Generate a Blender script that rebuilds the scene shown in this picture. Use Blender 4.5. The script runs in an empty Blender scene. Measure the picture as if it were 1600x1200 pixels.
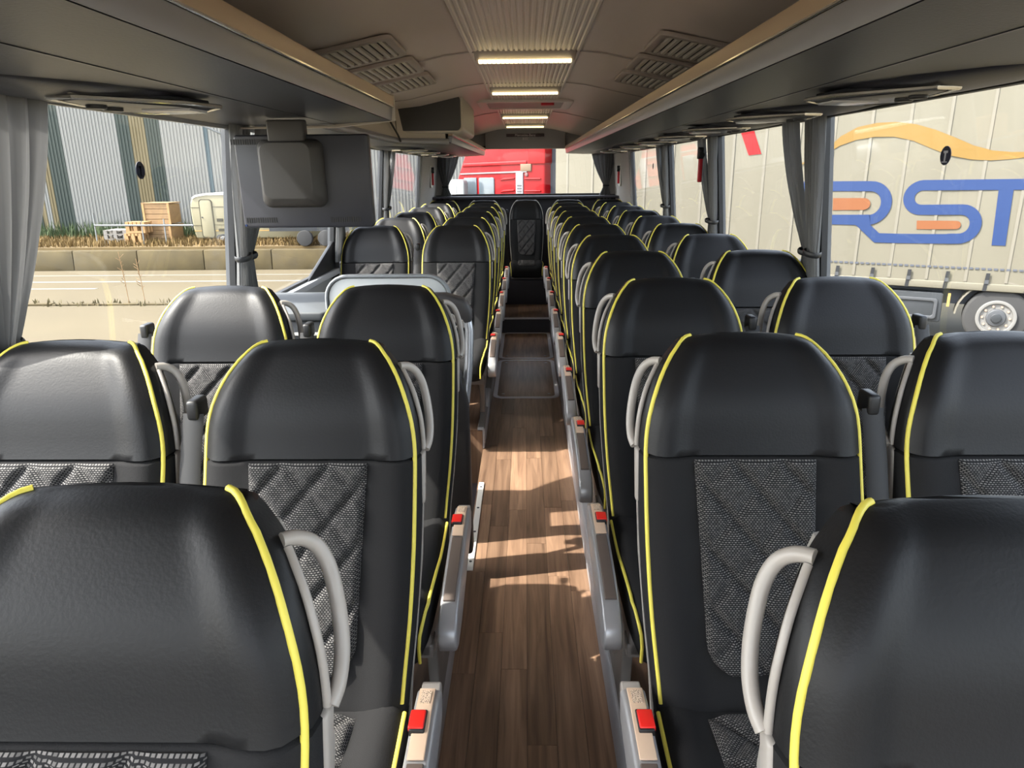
import bpy, bmesh, math, random
from mathutils import Vector, Matrix
random.seed(7)
PI = math.pi
SC = bpy.context.scene
COL = SC.collection

# ------------------------------------------------------------------ camera, sky, sun, exposure
# z = 0 is the seat podium; the aisle lies 0.12 m lower, the yard outside at -1.13 m; +Y runs to the rear of the coach
cam_data = bpy.data.cameras.new('camera')
cam_data.sensor_width = 36.0
cam_data.lens = 1110 * 36 / 1600
cam_data.clip_start = 0.02
cam_data.clip_end = 500
cam = bpy.data.objects.new('camera', cam_data)
COL.objects.link(cam)
cam.location = (0, 0, 1.47)
cam.rotation_euler = (Matrix.Rotation(math.radians(1.19), 3, 'Z') @ Matrix.Rotation(math.radians(90 - 16.7), 3, 'X') @ Matrix.Rotation(math.radians(-0.55), 3, 'Z')).to_euler()
SC.camera = cam

SUN_DIR = Vector((1.0, 0.20, -1.20)).normalized()      # the way the sunlight travels
world = bpy.data.worlds.new('sky')
SC.world = world
world.use_nodes = True
wn = world.node_tree.nodes
wl = world.node_tree.links
wn.clear()
w_out = wn.new('ShaderNodeOutputWorld')
w_bg = wn.new('ShaderNodeBackground')
w_sky = wn.new('ShaderNodeTexSky')
w_sky.sky_type = 'NISHITA'
w_sky.sun_disc = False
w_sky.sun_elevation = math.asin(-SUN_DIR.z)
w_sky.sun_rotation = math.atan2(-SUN_DIR.x, -SUN_DIR.y)
w_sky.air_density = 1.0
w_sky.dust_density = 3.0
w_sky.ozone_density = 1.0
w_bg.inputs['Strength'].default_value = 0.30
w_hs = wn.new('ShaderNodeHueSaturation')
w_hs.inputs['Saturation'].default_value = 0.45
wl.new(w_sky.outputs[0], w_hs.inputs['Color'])
wl.new(w_hs.outputs[0], w_bg.inputs['Color'])
wl.new(w_bg.outputs[0], w_out.inputs['Surface'])

sun_data = bpy.data.lights.new('sun', 'SUN')
sun_data.energy = 2.7
sun_data.angle = math.radians(0.6)
sun_data.color = (1.0, 0.95, 0.88)
sun = bpy.data.objects.new('sun', sun_data)
COL.objects.link(sun)
sun.location = (-20, -3, 25)
sun.rotation_euler = SUN_DIR.to_track_quat('-Z', 'Y').to_euler()

vs = SC.view_settings
vs.view_transform = 'Standard'
vs.look = 'None'
vs.gamma = 1.0
vs.use_curve_mapping = False
vs.exposure = 2.25
SC.cycles.max_bounces = 14
SC.cycles.diffuse_bounces = 7
SC.cycles.transparent_max_bounces = 16


# ------------------------------------------------------------------ materials
def srgb(r, g, b):
    def c(v):
        v /= 255.0
        return v / 12.92 if v <= 0.04045 else ((v + 0.055) / 1.055) ** 2.4
    return (c(r), c(g), c(b), 1.0)


MATS = {}


def mat(name, col, rough=0.5, metal=0.0, bump=None, vary=None, spec=0.5, sheen=0.0):
    """plain Principled surface; bump = (noise scale, strength); vary = (noise scale, amount of lightness change)"""
    m = bpy.data.materials.new(name)
    m.use_nodes = True
    nt = m.node_tree
    b = nt.nodes['Principled BSDF']
    b.inputs['Base Color'].default_value = col
    b.inputs['Roughness'].default_value = rough
    b.inputs['Metallic'].default_value = metal
    b.inputs['Specular IOR Level'].default_value = spec
    if sheen:
        b.inputs['Sheen Weight'].default_value = sheen
    tc = None
    if bump or vary:
        tc = nt.nodes.new('ShaderNodeTexCoord')
    if bump:
        n = nt.nodes.new('ShaderNodeTexNoise')
        n.inputs['Scale'].default_value = bump[0]
        n.inputs['Detail'].default_value = 3
        nt.links.new(tc.outputs['Object'], n.inputs['Vector'])
        bp = nt.nodes.new('ShaderNodeBump')
        bp.inputs['Strength'].default_value = bump[1]
        bp.inputs['Distance'].default_value = 0.01
        nt.links.new(n.outputs['Fac'], bp.inputs['Height'])
        nt.links.new(bp.outputs[0], b.inputs['Normal'])
    if vary:
        n = nt.nodes.new('ShaderNodeTexNoise')
        n.inputs['Scale'].default_value = vary[0]
        n.inputs['Detail'].default_value = 5
        nt.links.new(tc.outputs['Object'], n.inputs['Vector'])
        mx = nt.nodes.new('ShaderNodeMix')
        mx.data_type = 'RGBA'
        k = vary[1]
        mx.inputs['A'].default_value = tuple(c * (1 - k) for c in col[:3]) + (1,)
        mx.inputs['B'].default_value = tuple(min(1, c * (1 + k)) for c in col[:3]) + (1,)
        nt.links.new(n.outputs['Fac'], mx.inputs['Factor'])
        nt.links.new(mx.outputs['Result'], b.inputs['Base Color'])
    MATS[name] = m
    return m


mat('leather', (0.008, 0.0081, 0.0088, 1), 0.46, bump=(220, 0.05), spec=0.26)
mat('suede', (0.0195, 0.0195, 0.020, 1), 0.85, bump=(500, 0.15), spec=0.07)
mat('piping', srgb(222, 208, 84), 0.5)
mat('pale_piping', srgb(190, 188, 180), 0.5)
mat('shell_grey', srgb(150, 146, 140), 0.45)
mat('shell_dark', srgb(58, 56, 56), 0.5)
mat('handle_grey', srgb(158, 152, 145), 0.4)
mat('arm_silver', srgb(165, 165, 166), 0.35, 0.35)
mat('arm_beige', srgb(205, 178, 152), 0.45)
mat('arm_pad', srgb(96, 84, 76), 0.55)
mat('buckle_red', srgb(225, 40, 34), 0.35)
mat('black_plastic', (0.012, 0.012, 0.013, 1), 0.45)
mat('belt_black', (0.014, 0.014, 0.015, 1), 0.6)
mat('steel', srgb(170, 172, 176), 0.35, 0.7)
mat('leg_grey', srgb(120, 116, 112), 0.45, 0.2)
mat('strip_white', srgb(232, 230, 222), 0.4)
mat('trim_silver', srgb(168, 168, 172), 0.38, 0.05)
mat('wall_grey', srgb(150, 150, 148), 0.6)
mat('pillar_grey', srgb(148, 150, 153), 0.55)
mat('rubber', (0.012, 0.013, 0.015, 1), 0.5)
mat('rear_panel', srgb(168, 164, 160), 0.6)
mat('rear_dark', srgb(58, 56, 64), 0.6)
mat('ceiling_beige', srgb(214, 199, 190), 0.38, spec=0.4)
mat('ceiling_rib', srgb(222, 210, 202), 0.38)
mat('vent_frame', srgb(170, 158, 150), 0.45)
mat('vent_slat', srgb(196, 188, 178), 0.4)
mat('vent_dark', srgb(46, 42, 40), 0.7)
mat('rack_under', srgb(44, 44, 52), 0.42, bump=(160, 0.05))
mat('rack_silver', srgb(153, 153, 156), 0.34, 0.3)
mat('rack_bronze', srgb(182, 158, 130), 0.34, 0.2)
mat('rack_cream', srgb(196, 186, 170), 0.45)
mat('chrome', srgb(215, 212, 205), 0.18, 0.85)
mat('lens', srgb(190, 190, 192), 0.2)
mat('unit_dark', srgb(38, 40, 48), 0.35)
mat('monitor_back', srgb(44, 45, 52), 0.38)
mat('mount_grey', srgb(72, 70, 68), 0.5)
mat('board_grey', srgb(186, 190, 190), 0.5)
mat('rim_grey', srgb(128, 132, 135), 0.45)
mat('partition_dark', srgb(39, 36, 35), 0.55, bump=(300, 0.1))
mat('curtain', srgb(107, 108, 108), 0.6, spec=0.35, sheen=0.25)
mat('console_grey', srgb(81, 83, 86), 0.55)
mat('console_top', srgb(79, 82, 84), 0.5)
mat('duct_grey', srgb(104, 102, 106), 0.5)
mat('hatch_rim', srgb(205, 203, 210), 0.4)
mat('weed_olive', srgb(84, 76, 48), 0.9)
mat('hammer_red', srgb(200, 30, 45), 0.4)
mat('sticker_navy', srgb(30, 36, 62), 0.5)
mat('sticker_pale', srgb(200, 205, 215), 0.5)
mat('asphalt', srgb(75, 66, 45), 0.9, vary=(0.5, 0.16))
mat('road_paint', srgb(105, 101, 93), 0.8)
mat('kerb_concrete', srgb(68, 58, 32), 0.9, vary=(2.2, 0.55))
mat('bank_soil', srgb(96, 80, 50), 0.95, vary=(2.5, 0.3))
mat('dry_grass', srgb(102, 82, 44), 0.9)
mat('green_weed', srgb(55, 69, 38), 0.9)
mat('clad_white', srgb(112, 112, 108), 0.6)
mat('clad_green', srgb(31, 43, 37), 0.6)
mat('clad_yellow', srgb(93, 82, 53), 0.6)
mat('clad_blue', srgb(53, 67, 72), 0.6)
mat('caravan_cream', srgb(125, 119, 95), 0.45)
mat('caravan_line', srgb(56, 52, 38), 0.5)
mat('orange_band', srgb(172, 136, 72), 0.5)
mat('dark_glass', srgb(70, 78, 84), 0.15)
mat('tyre', srgb(46, 46, 46), 0.85)
mat('rim_white', srgb(106, 105, 102), 0.5)
mat('hub_dark', srgb(62, 64, 67), 0.5)
mat('bolt_rust', srgb(176, 140, 116), 0.6)
mat('pallet_wood', srgb(153, 121, 80), 0.8, vary=(6, 0.25))
mat('crate_brown', srgb(131, 105, 73), 0.8, vary=(6, 0.25))
mat('grey_wood', srgb(124, 120, 114), 0.85)
mat('galv', srgb(119, 122, 122), 0.45, 0.3)
mat('tarp', srgb(95, 91, 78), 0.7, vary=(0.9, 0.07))
mat('tarp_seam', srgb(102, 98, 87), 0.7)
mat('print_blue', srgb(5, 38, 83), 0.6)
mat('print_orange', srgb(105, 59, 23), 0.6)
mat('print_yellow', srgb(106, 80, 23), 0.6)
mat('chassis', srgb(66, 70, 78), 0.6)
mat('toolbox', srgb(41, 44, 47), 0.5)
mat('cab_red', srgb(132, 6, 12), 0.45, spec=0.2)
mat('cab_grille', srgb(91, 72, 52), 0.6)
mat('brass_dark', srgb(90, 60, 60), 0.5)
mat('screen_dark', srgb(74, 52, 56), 0.4)
mat('screen_text', srgb(235, 225, 225), 0.5)


def make_special():
    # woven seat fabric: rows of pale dashes on near-black, from the panel's own UV in metres
    m = bpy.data.materials.new('woven')
    m.use_nodes = True
    nt = m.node_tree
    b = nt.nodes['Principled BSDF']
    b.inputs['Roughness'].default_value = 0.9
    b.inputs['Specular IOR Level'].default_value = 0.2
    uv = nt.nodes.new('ShaderNodeTexCoord')
    br = nt.nodes.new('ShaderNodeTexBrick')
    br.offset = 0.5
    br.inputs['Scale'].default_value = 1.0
    br.inputs['Brick Width'].default_value = 0.0062
    br.inputs['Row Height'].default_value = 0.0040
    br.inputs['Mortar Size'].default_value = 0.0013
    br.inputs['Mortar Smooth'].default_value = 0.35
    br.inputs['Bias'].default_value = -0.2
    br.inputs['Color1'].default_value = (0.18, 0.172, 0.165, 1)
    br.inputs['Color2'].default_value = (0.065, 0.063, 0.061, 1)
    br.inputs['Mortar'].default_value = (0.012, 0.012, 0.013, 1)
    nt.links.new(uv.outputs['UV'], br.inputs['Vector'])
    nt.links.new(br.outputs['Color'], b.inputs['Base Color'])
    MATS['woven'] = m

    # wood-look floor boards: grain along Y, each board its own tone
    m = bpy.data.materials.new('board')
    m.use_nodes = True
    nt = m.node_tree
    b = nt.nodes['Principled BSDF']
    b.inputs['Roughness'].default_value = 0.32
    geo = nt.nodes.new('ShaderNodeNewGeometry')
    oi = nt.nodes.new('ShaderNodeObjectInfo')
    mp = nt.nodes.new('ShaderNodeMapping')
    mp.inputs['Scale'].default_value = (46, 2.2, 1)
    add = nt.nodes.new('ShaderNodeVectorMath')
    add.operation = 'ADD'
    sc = nt.nodes.new('ShaderNodeVectorMath')
    sc.operation = 'SCALE'
    sc.inputs['Scale'].default_value = 37.0
    nt.links.new(oi.outputs['Random'], sc.inputs[0])
    nt.links.new(geo.outputs['Position'], mp.inputs['Vector'])
    nt.links.new(mp.outputs[0], add.inputs[0])
    nt.links.new(sc.outputs[0], add.inputs[1])
    no = nt.nodes.new('ShaderNodeTexNoise')
    no.inputs['Scale'].default_value = 1.0
    no.inputs['Detail'].default_value = 6
    no.inputs['Distortion'].default_value = 0.6
    nt.links.new(add.outputs[0], no.inputs['Vector'])
    rp = nt.nodes.new('ShaderNodeValToRGB')
    rp.color_ramp.elements[0].position = 0.3
    rp.color_ramp.elements[0].color = srgb(110, 85, 68)
    rp.color_ramp.elements[1].position = 0.72
    rp.color_ramp.elements[1].color = srgb(162, 130, 105)
    nt.links.new(no.outputs['Fac'], rp.inputs['Fac'])
    hs = nt.nodes.new('ShaderNodeHueSaturation')
    mr = nt.nodes.new('ShaderNodeMapRange')
    mr.inputs['To Min'].default_value = 0.66
    mr.inputs['To Max'].default_value = 1.2
    nt.links.new(oi.outputs['Random'], mr.inputs['Value'])
    nt.links.new(mr.outputs[0], hs.inputs['Value'])
    nt.links.new(rp.outputs['Color'], hs.inputs['Color'])
    nt.links.new(hs.outputs[0], b.inputs['Base Color'])
    MATS['board'] = m

    # thin window glass: clear with a fresnel reflection
    m = bpy.data.materials.new('glass')
    m.use_nodes = True
    nt = m.node_tree
    nt.nodes.clear()
    out = nt.nodes.new('ShaderNodeOutputMaterial')
    tr = nt.nodes.new('ShaderNodeBsdfTransparent')
    tr.inputs['Color'].default_value = (0.97, 0.975, 0.965, 1)
    gl = nt.nodes.new('ShaderNodeBsdfGlossy')
    gl.inputs['Roughness'].default_value = 0.02
    lw_ = nt.nodes.new('ShaderNodeLayerWeight')
    lw_.inputs['Blend'].default_value = 0.5
    pw_ = nt.nodes.new('ShaderNodeMath')
    pw_.operation = 'POWER'
    pw_.inputs[1].default_value = 5.0
    ml_ = nt.nodes.new('ShaderNodeMath')
    ml_.operation = 'MULTIPLY_ADD'
    ml_.inputs[1].default_value = 0.3
    ml_.inputs[2].default_value = 0.025
    nt.links.new(lw_.outputs['Facing'], pw_.inputs[0])
    nt.links.new(pw_.outputs[0], ml_.inputs[0])
    mx = nt.nodes.new('ShaderNodeMixShader')
    nt.links.new(ml_.outputs[0], mx.inputs['Fac'])
    nt.links.new(tr.outputs[0], mx.inputs[1])
    nt.links.new(gl.outputs[0], mx.inputs[2])
    nt.links.new(mx.outputs[0], out.inputs['Surface'])
    MATS['glass'] = m

    # ceiling lamp diffuser: warm lit cells
    m = bpy.data.materials.new('lamp_glow')
    m.use_nodes = True
    nt = m.node_tree
    b = nt.nodes['Principled BSDF']
    b.inputs['Base Color'].default_value = (0.9, 0.8, 0.6, 1)
    b.inputs['Emission Color'].default_value = (1.0, 0.80, 0.42, 1)
    b.inputs['Emission Strength'].default_value = 0.62
    MATS['lamp_glow'] = m

    # printed sticker on the arm plate: rows of small dark marks
    m = bpy.data.materials.new('sticker_print')
    m.use_nodes = True
    nt = m.node_tree
    b = nt.nodes['Principled BSDF']
    b.inputs['Roughness'].default_value = 0.5
    tc = nt.nodes.new('ShaderNodeTexCoord')
    no = nt.nodes.new('ShaderNodeTexNoise')
    no.inputs['Scale'].default_value = 420
    nt.links.new(tc.outputs['Object'], no.inputs['Vector'])
    rp = nt.nodes.new('ShaderNodeValToRGB')
    rp.color_ramp.interpolation = 'CONSTANT'
    rp.color_ramp.elements[0].color = srgb(206, 184, 160)
    rp.color_ramp.elements[1].position = 0.56
    rp.color_ramp.elements[1].color = srgb(80, 62, 54)
    nt.links.new(no.outputs['Fac'], rp.inputs['Fac'])
    nt.links.new(rp.outputs['Color'], b.inputs['Base Color'])
    MATS['sticker_print'] = m


make_special()
_nt = MATS['curtain'].node_tree
_o = [n for n in _nt.nodes if n.type == 'OUTPUT_MATERIAL'][0]
_t = _nt.nodes.new('ShaderNodeBsdfTranslucent')
_t.inputs['Color'].default_value = srgb(120, 120, 120)
_m = _nt.nodes.new('ShaderNodeMixShader')
_m.inputs['Fac'].default_value = 0.16
_nt.links.new(_nt.nodes['Principled BSDF'].outputs[0], _m.inputs[1])
_nt.links.new(_t.outputs[0], _m.inputs[2])
_nt.links.new(_m.outputs[0], _o.inputs['Surface'])


# ------------------------------------------------------------------ mesh helpers
class MB:
    """collects vertices and faces of one mesh; build() links it as one object"""

    def __init__(self):
        self.v = []
        self.f = []
        self.mi = []
        self.uv = {}

    def add(self, verts, faces, mi=0):
        o = len(self.v)
        self.v += [tuple(p) for p in verts]
        self.f += [tuple(i + o for i in f) for f in faces]
        self.mi += [mi] * len(faces)
        return o

    def box(self, x0, x1, y0, y1, z0, z1, mi=0):
        v = [(x0, y0, z0), (x1, y0, z0), (x1, y1, z0), (x0, y1, z0), (x0, y0, z1), (x1, y0, z1), (x1, y1, z1), (x0, y1, z1)]
        f = [(0, 3, 2, 1), (4, 5, 6, 7), (0, 1, 5, 4), (1, 2, 6, 5), (2, 3, 7, 6), (3, 0, 4, 7)]
        self.add(v, f, mi)
        return self

    def prism(self, poly, a0, a1, axis='x', mi=0):
        """poly: 2D outline; extruded along axis. axis x: (y,z); y: (x,z); z: (x,y)"""
        def P(p, a):
            if axis == 'x':
                return (a, p[0], p[1])
            if axis == 'y':
                return (p[0], a, p[1])
            return (p[0], p[1], a)
        n = len(poly)
        v = [P(p, a0) for p in poly] + [P(p, a1) for p in poly]
        f = [tuple(range(n))[::-1], tuple(range(n, 2 * n))]
        f += [(i, (i + 1) % n, n + (i + 1) % n, n + i) for i in range(n)]
        self.add(v, f, mi)
        return self

    def loft(self, rings, closed=True, cap0=True, cap1=True, mi=0):
        n = len(rings[0])
        v = [p for r in rings for p in r]
        f = []
        for i in range(len(rings) - 1):
            for j in range(n if closed else n - 1):
                k = (j + 1) % n
                f.append((i * n + j, i * n + k, (i + 1) * n + k, (i + 1) * n + j))
        if cap0 and closed:
            f.append(tuple(range(n))[::-1])
        if cap1 and closed:
            f.append(tuple((len(rings) - 1) * n + j for j in range(n)))
        self.add(v, f, mi)
        return self

    def tube(self, pts, r, n=8, closed=False, squash=None, mi=0):
        pts = [Vector(p) for p in pts]
        m = len(pts)
        rings = []
        ref = None
        for i, p in enumerate(pts):
            if closed:
                t = pts[(i + 1) % m] - pts[i - 1]
            else:
                t = pts[min(i + 1, m - 1)] - pts[max(i - 1, 0)]
            t.normalize()
            if ref is None:
                ref = Vector((0, 0, 1)) if abs(t.z) < 0.9 else Vector((0, 1, 0))
            a = (ref - t * ref.dot(t))
            if a.length < 1e-5:
                a = t.orthogonal()
            a.normalize()
            ref = a
            b = t.cross(a)
            ra, rb = (r, r) if squash is None else squash
            rings.append([tuple(p + a * (ra * math.cos(2 * PI * k / n)) + b * (rb * math.sin(2 * PI * k / n))) for k in range(n)])
        if closed:
            rings.append(rings[0])
        self.loft(rings, True, not closed, not closed, mi)
        return self

    def cyl(self, c, r, a0, a1, axis='z', n=24, r2=None, mi=0):
        r2 = r if r2 is None else r2
        def P(ang, rr, a):
            x, y = rr * math.cos(ang), rr * math.sin(ang)
            if axis == 'x':
                return (a, c[0] + x, c[1] + y)
            if axis == 'y':
                return (c[0] + x, a, c[1] + y)
            return (c[0] + x, c[1] + y, a)
        self.loft([[P(2 * PI * k / n, r, a0) for k in range(n)], [P(2 * PI * k / n, r2, a1) for k in range(n)]], mi=mi)
        return self

    def ring(self, c, ro, ri, a0, a1, axis='y', n=40, mi=0):
        def P(ang, rr, a):
            x, y = rr * math.cos(ang), rr * math.sin(ang)
            if axis == 'x':
                return (a, c[0] + x, c[1] + y)
            if axis == 'y':
                return (c[0] + x, a, c[1] + y)
            return (c[0] + x, c[1] + y, a)
        rr = []
        for (r, a) in ((ro, a0), (ro, a1), (ri, a1), (ri, a0), (ro, a0)):
            rr.append([P(2 * PI * k / n, r, a) for k in range(n)])
        self.loft(rr, True, False, False, mi)
        return self

    def grid(self, fn, nu, nv, uvfn=None, mi=0):
        v = []
        uvs = []
        for j in range(nv + 1):
            for i in range(nu + 1):
                v.append(fn(i / nu, j / nv))
                if uvfn:
                    uvs.append(uvfn(i / nu, j / nv))
        f = [(j * (nu + 1) + i, j * (nu + 1) + i + 1, (j + 1) * (nu + 1) + i + 1, (j + 1) * (nu + 1) + i)
             for j in range(nv) for i in range(nu)]
        o = self.add(v, f, mi)
        for k, q in enumerate(uvs):
            self.uv[o + k] = q
        return self

    def mesh(self, name, mats, smooth=False, bevel=0.0, angle=40, mirror=False):
        me = bpy.data.meshes.new(name)
        vv = [(-x, y, z) for x, y, z in self.v] if mirror else self.v
        ff = [tuple(reversed(f)) for f in self.f] if mirror else self.f
        me.from_pydata(vv, [], ff)
        if isinstance(mats, str):
            mats = [mats]
        for m in mats:
            me.materials.append(MATS[m])
        for p, k in zip(me.polygons, self.mi):
            p.material_index = k
        if self.uv:
            lay = me.uv_layers.new(name='uv')
            for lp in me.loops:
                lay.data[lp.index].uv = self.uv.get(lp.vertex_index, (0, 0))
        bm = bmesh.new()
        bm.from_mesh(me)
        if not self.uv:
            bmesh.ops.remove_doubles(bm, verts=bm.verts, dist=1e-6)
            bmesh.ops.recalc_face_normals(bm, faces=bm.faces)
        if bevel:
            ed = [e for e in bm.edges if len(e.link_faces) == 2 and e.calc_face_angle(0) > math.radians(angle)]
            bmesh.ops.bevel(bm, geom=ed, offset=bevel, segments=3, profile=0.5, affect='EDGES', clamp_overlap=True)
        bm.to_mesh(me)
        bm.free()
        if smooth or bevel:
            me.polygons.foreach_set('use_smooth', [True] * len(me.polygons))
            try:
                me.set_sharp_from_angle(angle=math.radians(angle + 5))
            except Exception:
                pass
        me.update()
        return me

    def build(self, name, mats, parent=None, smooth=False, bevel=0.0, angle=40, loc=None):
        return link(name, self.mesh(name, mats, smooth, bevel, angle), parent, loc)


def link(name, me, parent=None, loc=None, rz=0.0):
    o = bpy.data.objects.new(name, me)
    COL.objects.link(o)
    if parent:
        o.parent = parent
    if loc:
        o.location = loc
    if rz:
        o.rotation_euler.z = rz
    return o


def empty(name, loc=(0, 0, 0), rz=0.0):
    return link(name, None, None, loc, rz)


def tag(o, label, cat, group=None):
    o['label'] = label
    o['category'] = cat
    if group:
        o['group'] = group
    return o


def struct(o, label=None):
    o['kind'] = 'structure'
    if label:
        o['label'] = label
    return o


def lerp(tab, t):
    if t <= tab[0][0]:
        return tab[0][1]
    for (a, va), (b, vb) in zip(tab, tab[1:]):
        if t <= b:
            return va + (vb - va) * (t - a) / (b - a)
    return tab[-1][1]


def smoother(tab, t):
    if t <= tab[0][0]:
        return tab[0][1]
    n = len(tab)
    for i in range(n - 1):
        a, va = tab[i]
        b, vb = tab[i + 1]
        if t <= b:
            ma = (vb - tab[i - 1][1]) / (b - tab[i - 1][0]) if i > 0 else (vb - va) / (b - a)
            mb = (tab[i + 2][1] - va) / (tab[i + 2][0] - a) if i + 2 < n else (vb - va) / (b - a)
            h = b - a
            s = (t - a) / h
            return ((2 * s**3 - 3 * s**2 + 1) * va + (s**3 - 2 * s**2 + s) * h * ma
                    + (-2 * s**3 + 3 * s**2) * vb + (s**3 - s**2) * h * mb)
    return tab[-1][1]


def catmull(pts, n=5):
    P = [Vector(p) for p in pts]
    out = []
    for i in range(len(P) - 1):
        p0, p1, p2, p3 = P[max(i - 1, 0)], P[i], P[i + 1], P[min(i + 2, len(P) - 1)]
        for k in range(n):
            t = k / n
            out.append(tuple(0.5 * (2 * p1 + (p2 - p0) * t + (2 * p0 - 5 * p1 + 4 * p2 - p3) * t * t + (3 * p1 - p0 - 3 * p2 + p3) * t ** 3)))
    out.append(tuple(P[-1]))
    return out


def sstep(a, b, t):
    t = max(0.0, min(1.0, (t - a) / (b - a)))
    return t * t * (3 - 2 * t)


def rrect(x0, x1, y0, y1, r, n=6):
    out = []
    for cx, cy, a in ((x1 - r, y1 - r, 0), (x0 + r, y1 - r, 90), (x0 + r, y0 + r, 180), (x1 - r, y0 + r, 270)):
        for k in range(n + 1):
            t = math.radians(a + 90 * k / n)
            out.append((cx + r * math.cos(t), cy + r * math.sin(t)))
    return out


def frame_ring(poly_out, poly_in, a0, a1, axis):
    """a solid frame between two outlines with the same number of points"""
    m = MB()
    def P(p, a):
        return (a, p[0], p[1]) if axis == 'x' else ((p[0], a, p[1]) if axis == 'y' else (p[0], p[1], a))
    rings = [[P(p, a) for p in pl] for pl, a in ((poly_out, a0), (poly_out, a1), (poly_in, a1), (poly_in, a0), (poly_out, a0))]
    m.loft(rings, True, False, False)
    return m


# ------------------------------------------------------------------ the coach shell
Y0, Y1 = -1.3, 9.6             # open front end and rear wall
AISLE = 0.26
SILL, WTOP = 0.88, 1.668
WELL0, WELL1 = 2.62, 3.95      # stairwell of the middle door on the left


def wall_x(z):
    return 1.24 if z < SILL else 1.24 - 0.09 * (z - SILL)


# aisle floor: slab with boards laid on it
floor = struct(MB().box(-AISLE, AISLE, Y0, 7.14, -0.18, -0.128).build('floor', 'vent_dark'), 'brown wood-look aisle floor between the two banks of seats')
bw = 2 * AISLE / 6
board_cache = {}
for c in range(6):
    y = 0.0 + random.uniform(-0.9, 0)
    x = -AISLE + (c + 0.5) * bw
    while y < 7.13:
        L = random.choice((0.62, 0.8, 0.98, 1.16))
        e = min(y + L, 7.135)
        s = max(y, 0.2)
        if e - s > 0.03:
            m = MB().box(-bw / 2 + 0.0006, bw / 2 - 0.0006, s, e - 0.0012, -0.128, -0.120 + random.uniform(0, 0.0006))
            m.build('plank', 'board', floor, loc=(x, 0, 0))
        y = e if e - y > 0.02 else y + 0.5
# step up to the rear bench
step = struct(MB().box(-AISLE, AISLE, 7.14, 7.93, -0.18, 0.022).build('floor_step', 'rear_dark'), 'step at the rear end of the aisle')
for c in range(6):
    x = -AISLE + (c + 0.5) * bw
    MB().box(-bw / 2 + 0.0006, bw / 2 - 0.0006, 7.165, 7.92, 0.022, 0.030).build('plank', 'board', step, loc=(x, 0, 0))
MB().box(-AISLE, AISLE, 7.128, 7.165, 0.018, 0.034).build('nosing', 'hatch_rim', step, bevel=0.004)

pl = empty('podium_left')
struct(pl, 'raised floor carrying the left bank of seats')
MB().box(-1.24, -AISLE, Y0, WELL0, -1.0, 0.0).build('podium_front', 'board', pl)
MB().box(-1.24, -AISLE, WELL1, Y1, -1.0, 0.0).build('podium_rear', 'board', pl)
sw = MB()
sw.box(-0.62, -AISLE, WELL0, WELL1, -1.0, -0.34)
sw.box(-0.95, -0.62, WELL0, WELL1, -1.0, -0.62)
sw.box(-1.24, -0.95, WELL0, WELL1, -1.0, -0.88)
sw.build('stair_tread', 'rear_dark', pl, bevel=0.008)
pr = empty('podium_right')
struct(pr, 'raised floor carrying the right bank of seats')
MB().box(AISLE, 1.24, Y0, Y1, -1.0, 0.0).build('podium_top', 'board', pr)
tn = 0


def trim(m, matn, label, bevel=0.003):
    global tn
    tn += 1
    return struct(m.build('trim_%d' % tn, matn, bevel=bevel), label)


def edge_profile(s):
    return [(s * AISLE, -0.12), (s * (AISLE - 0.012), -0.115), (s * (AISLE - 0.014), -0.004), (s * (AISLE - 0.006), 0.008),
            (s * (AISLE + 0.03), 0.008), (s * (AISLE + 0.03), -0.01), (s * AISLE, -0.01)]


trim(MB().prism(edge_profile(1), Y0, 7.92, 'y'), 'trim_silver', 'silver podium edge along the right side of the aisle')
trim(MB().prism(edge_profile(-1), Y0, WELL0 - 0.03, 'y'), 'trim_silver', 'silver podium edge along the left side of the aisle')
trim(MB().prism(edge_profile(-1), WELL1, 7.92, 'y'), 'trim_silver', 'silver podium edge left of the rear aisle')
ws = MB()
ws.box(-AISLE + 0.008, -AISLE + 0.036, 2.60, 3.46, -0.122, -0.112)
ws = trim(ws, 'strip_white', 'white metal strip with screws along the stairwell edge', 0.0015)
for y in (2.66, 2.92, 3.16, 3.40):
    MB().cyl((-AISLE + 0.022, y), 0.006, -0.112, -0.1095, n=10).build('screw', 'hub_dark', ws)

# side walls: dado, header, pillars
PILLARS = [1.45, 3.03, 4.62, 6.15, 8.3]
PW = 0.075


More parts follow.
